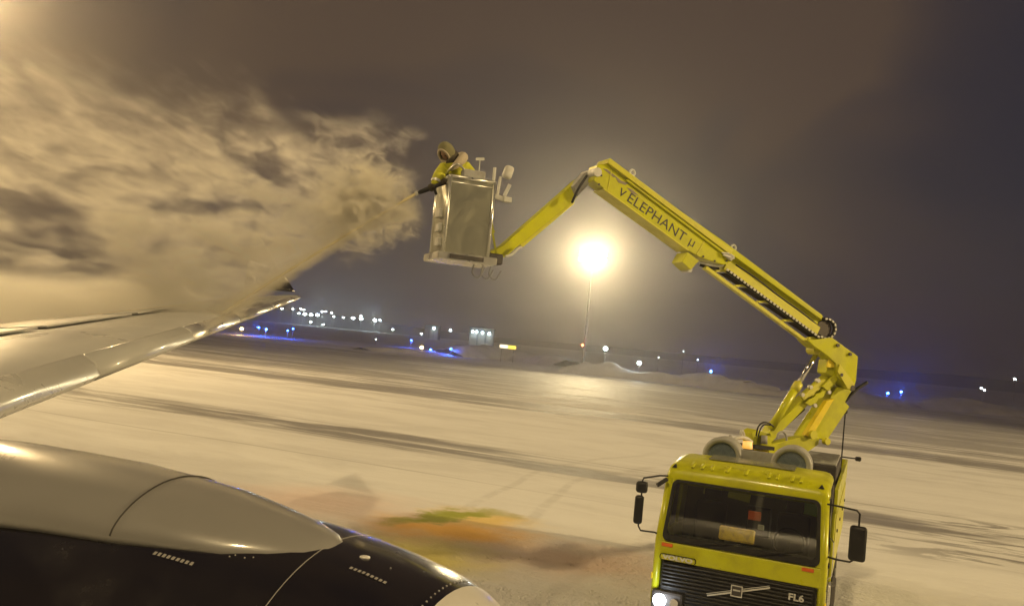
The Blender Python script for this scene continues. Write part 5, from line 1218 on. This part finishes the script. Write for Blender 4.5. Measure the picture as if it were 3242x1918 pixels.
# ------------------------------------------------------------------ mist blown off the jet
def mist_mat():
    m = bpy.data.materials.new('steam'); m.use_nodes = True; nt = m.node_tree; nt.nodes.clear()
    o = nt.nodes.new('ShaderNodeOutputMaterial'); geo = nt.nodes.new('ShaderNodeTexCoord')
    pos = geo.outputs['Object']
    sp = nt.nodes.new('ShaderNodeSeparateXYZ'); nt.links.new(pos, sp.inputs[0]); X, Y, Z = sp.outputs
    def lin(a, b_, c, d):
        return mathn(nt, 'ADD', mathn(nt, 'ADD', mathn(nt, 'MULTIPLY', X, a), mathn(nt, 'MULTIPLY', Y, b_)), mathn(nt, 'ADD', mathn(nt, 'MULTIPLY', Z, c), d))
    # along the jet (0 nozzle .. 1 wing) and height above its line
    jx, jz = JD.x, JD.z; L = math.hypot(jx, jz); jx /= L; jz /= L
    s = lin(jx, 0, jz, -(GB.x * jx + GB.z * jz))                # metres along
    nx, nz = -jz, jx
    if nz < 0: nx, nz = -nx, -nz
    pn = (GB - CAM).cross(HIT - CAM).normalized()
    if pn.z < 0: pn = -pn
    h = lin(pn.x, pn.y, pn.z, -GB.dot(pn))                # metres above the jet line
    big = noise_n(nt, mapping(nt, pos, scl=(0.36, 0.12, 0.85)), 1.0, 5, 0.6, 0.7)
    med = noise_n(nt, mapping(nt, pos, loc=(3, 1, 5), scl=(0.95, 0.35, 2.3)), 1.0, 5, 0.6, 1.1)
    # wobble of edges
    hw = mathn(nt, 'ADD', h, mathn(nt, 'MULTIPLY', mathn(nt, 'SUBTRACT', med, 0.5), 0.9))
    # plume: above the jet, spreading up as it goes left
    leftness = lin(-1, 0, 0, GB.x)                              # metres left of the nozzle
    topz = mathn(nt, 'ADD', mathn(nt, 'MULTIPLY', leftness, 0.20), 6.70)
    up = sstep(nt, mathn(nt, 'SUBTRACT', mathn(nt, 'ADD', Z, mathn(nt, 'MULTIPLY', mathn(nt, 'SUBTRACT', big, 0.5), 2.6)), topz), 0.7, -1.0)
    low = sstep(nt, mathn(nt, 'SUBTRACT', h, mathn(nt, 'MULTIPLY', mathn(nt, 'SUBTRACT', med, 0.5), 0.25)), -0.03, 0.25)
    st = sstep(nt, mathn(nt, 'ADD', leftness, mathn(nt, 'MULTIPLY', mathn(nt, 'SUBTRACT', med, 0.5), 1.4)), 0.1, 1.1)
    yc = mathn(nt, 'ABSOLUTE', mathn(nt, 'SUBTRACT', Y, mathn(nt, 'ADD', mathn(nt, 'MULTIPLY', leftness, 0.32), 13.1)))
    yw = mathn(nt, 'DIVIDE', yc, mathn(nt, 'ADD', mathn(nt, 'MULTIPLY', leftness, 0.13), 0.45))
    ym = sstep(nt, yw, 1.2, 0.35)
    fin = noise_n(nt, mapping(nt, pos, loc=(8, 2, 1), scl=(2.6, 0.9, 5.0)), 1.0, 5, 0.65, 0.8)
    mixn = mathn(nt, 'ADD', mathn(nt, 'ADD', mathn(nt, 'MULTIPLY', big, 0.38), mathn(nt, 'MULTIPLY', med, 0.38)), mathn(nt, 'MULTIPLY', fin, 0.24))
    mixn = mathn(nt, 'ADD', mixn, mathn(nt, 'MULTIPLY', sstep(nt, leftness, 4.0, 0.3), 0.035))
    mixn = mathn(nt, 'ADD', mixn, mathn(nt, 'MULTIPLY', mathn(nt, 'SUBTRACT', fin, 0.5), sstep(nt, leftness, 5.0, 0.5, 0.1, 0.55)))
    body_ = sstep(nt, mixn, 0.42, 0.64)
    fall = mathn(nt, 'DIVIDE', 1.0, mathn(nt, 'ADD', mathn(nt, 'MULTIPLY', mathn(nt, 'MAXIMUM', leftness, 0.0), 0.50), 0.45))
    dens = mathn(nt, 'MULTIPLY', mathn(nt, 'MULTIPLY', up, low), mathn(nt, 'MULTIPLY', st, ym))
    dens = mathn(nt, 'MULTIPLY', mathn(nt, 'MULTIPLY', dens, fall), mathn(nt, 'ADD', mathn(nt, 'MULTIPLY', mathn(nt, 'POWER', body_, 1.6), 5.0), 0.03))
    # sheet of spray just above the jet, thickening towards the wing
    sheet = mathn(nt, 'MULTIPLY', sstep(nt, h, 1.5, 0.0), sstep(nt, h, -0.06, 0.04))
    sheet = mathn(nt, 'MULTIPLY', sheet, sstep(nt, mathn(nt, 'ABSOLUTE', mathn(nt, 'SUBTRACT', Y, 13.5)), 0.9, 0.3))
    sheet = mathn(nt, 'MULTIPLY', sheet, mathn(nt, 'MULTIPLY', sstep(nt, s, 1.8, 4.2), sstep(nt, s, 7.5, 5.2)))
    dens = mathn(nt, 'ADD', dens, mathn(nt, 'MULTIPLY', mathn(nt, 'MULTIPLY', sheet, mathn(nt, 'ADD', mathn(nt, 'MULTIPLY', sstep(nt, mathn(nt, 'ADD', mathn(nt, 'MULTIPLY', med, 0.5), mathn(nt, 'MULTIPLY', fin, 0.5)), 0.42, 0.60), 1.6), 0.35)), 2.0))
    core = mathn(nt, 'MULTIPLY', mathn(nt, 'MULTIPLY', sstep(nt, h, 0.30, 0.0), sstep(nt, h, -0.05, 0.02)), sstep(nt, mathn(nt, 'ABSOLUTE', mathn(nt, 'SUBTRACT', Y, 13.15)), 0.5, 0.1))
    core = mathn(nt, 'MULTIPLY', core, mathn(nt, 'MULTIPLY', sstep(nt, s, 0.25, 1.1), mathn(nt, 'ADD', mathn(nt, 'MULTIPLY', fin, 1.6), 0.2)))
    dens = mathn(nt, 'ADD', dens, mathn(nt, 'MULTIPLY', core, mathn(nt, 'MULTIPLY', sstep(nt, s, 5.6, 4.6), 2.2)))
    # low haze rolling over the wing
    roll_ = mathn(nt, 'MULTIPLY', sstep(nt, Z, 4.9, 3.9), sstep(nt, leftness, 2.6, 4.8))
    roll_ = mathn(nt, 'MULTIPLY', roll_, sstep(nt, Z, 3.4, 4.0))
    roll_ = mathn(nt, 'MULTIPLY', roll_, mathn(nt, 'MAXIMUM', sstep(nt, Y, 12.6, 14.5), mathn(nt, 'MULTIPLY', sstep(nt, X, -6.6, -8.2), sstep(nt, Y, 9.2, 11.0))))
    dens = mathn(nt, 'ADD', dens, mathn(nt, 'MULTIPLY', mathn(nt, 'MULTIPLY', roll_, sstep(nt, h, -0.05, 0.5)), 0.9))
    dens = mathn(nt, 'MULTIPLY', dens, sstep(nt, mathn(nt, 'ADD', Z, mathn(nt, 'MULTIPLY', mathn(nt, 'SUBTRACT', med, 0.5), 0.5)), 3.45, 4.15))
    v = nt.nodes.new('ShaderNodeVolumePrincipled'); v.inputs['Color'].default_value = (0.99, 0.96, 0.88, 1); v.inputs['Anisotropy'].default_value = 0.5
    nt.links.new(mathn(nt, 'MULTIPLY', dens, 1.0), v.inputs['Density'])
    nt.links.new(v.outputs[0], o.inputs['Volume']); return m
bm = bmesh.new(); x0, x1, y0, y1, z0, z1 = -15.0, GB.x + 0.15, 9.2, 22, 3.3, 10.6
add_box(bm, ((x0 + x1) / 2, (y0 + y1) / 2, (z0 + z1) / 2), (x1 - x0, y1 - y0, z1 - z0))
mist = finish('spray_mist', bm, mist_mat()); tag(mist, kind='stuff')

# ------------------------------------------------------------------ haze: blowing snow in the air
def haze_mat(d):
    m = bpy.data.materials.new('haze'); m.use_nodes = True; nt = m.node_tree; nt.nodes.clear()
    o = nt.nodes.new('ShaderNodeOutputMaterial'); v = nt.nodes.new('ShaderNodeVolumePrincipled')
    v.inputs['Color'].default_value = (0.95, 0.93, 0.92, 1); v.inputs['Density'].default_value = d; v.inputs['Anisotropy'].default_value = 0.86
    nt.links.new(v.outputs[0], o.inputs['Volume']); return m
bm = bmesh.new(); add_box(bm, (0, 2600, 27), (8100, 5900, 56)); hz = finish('haze', bm, haze_mat(0.0010)); tag(hz, kind='stuff')
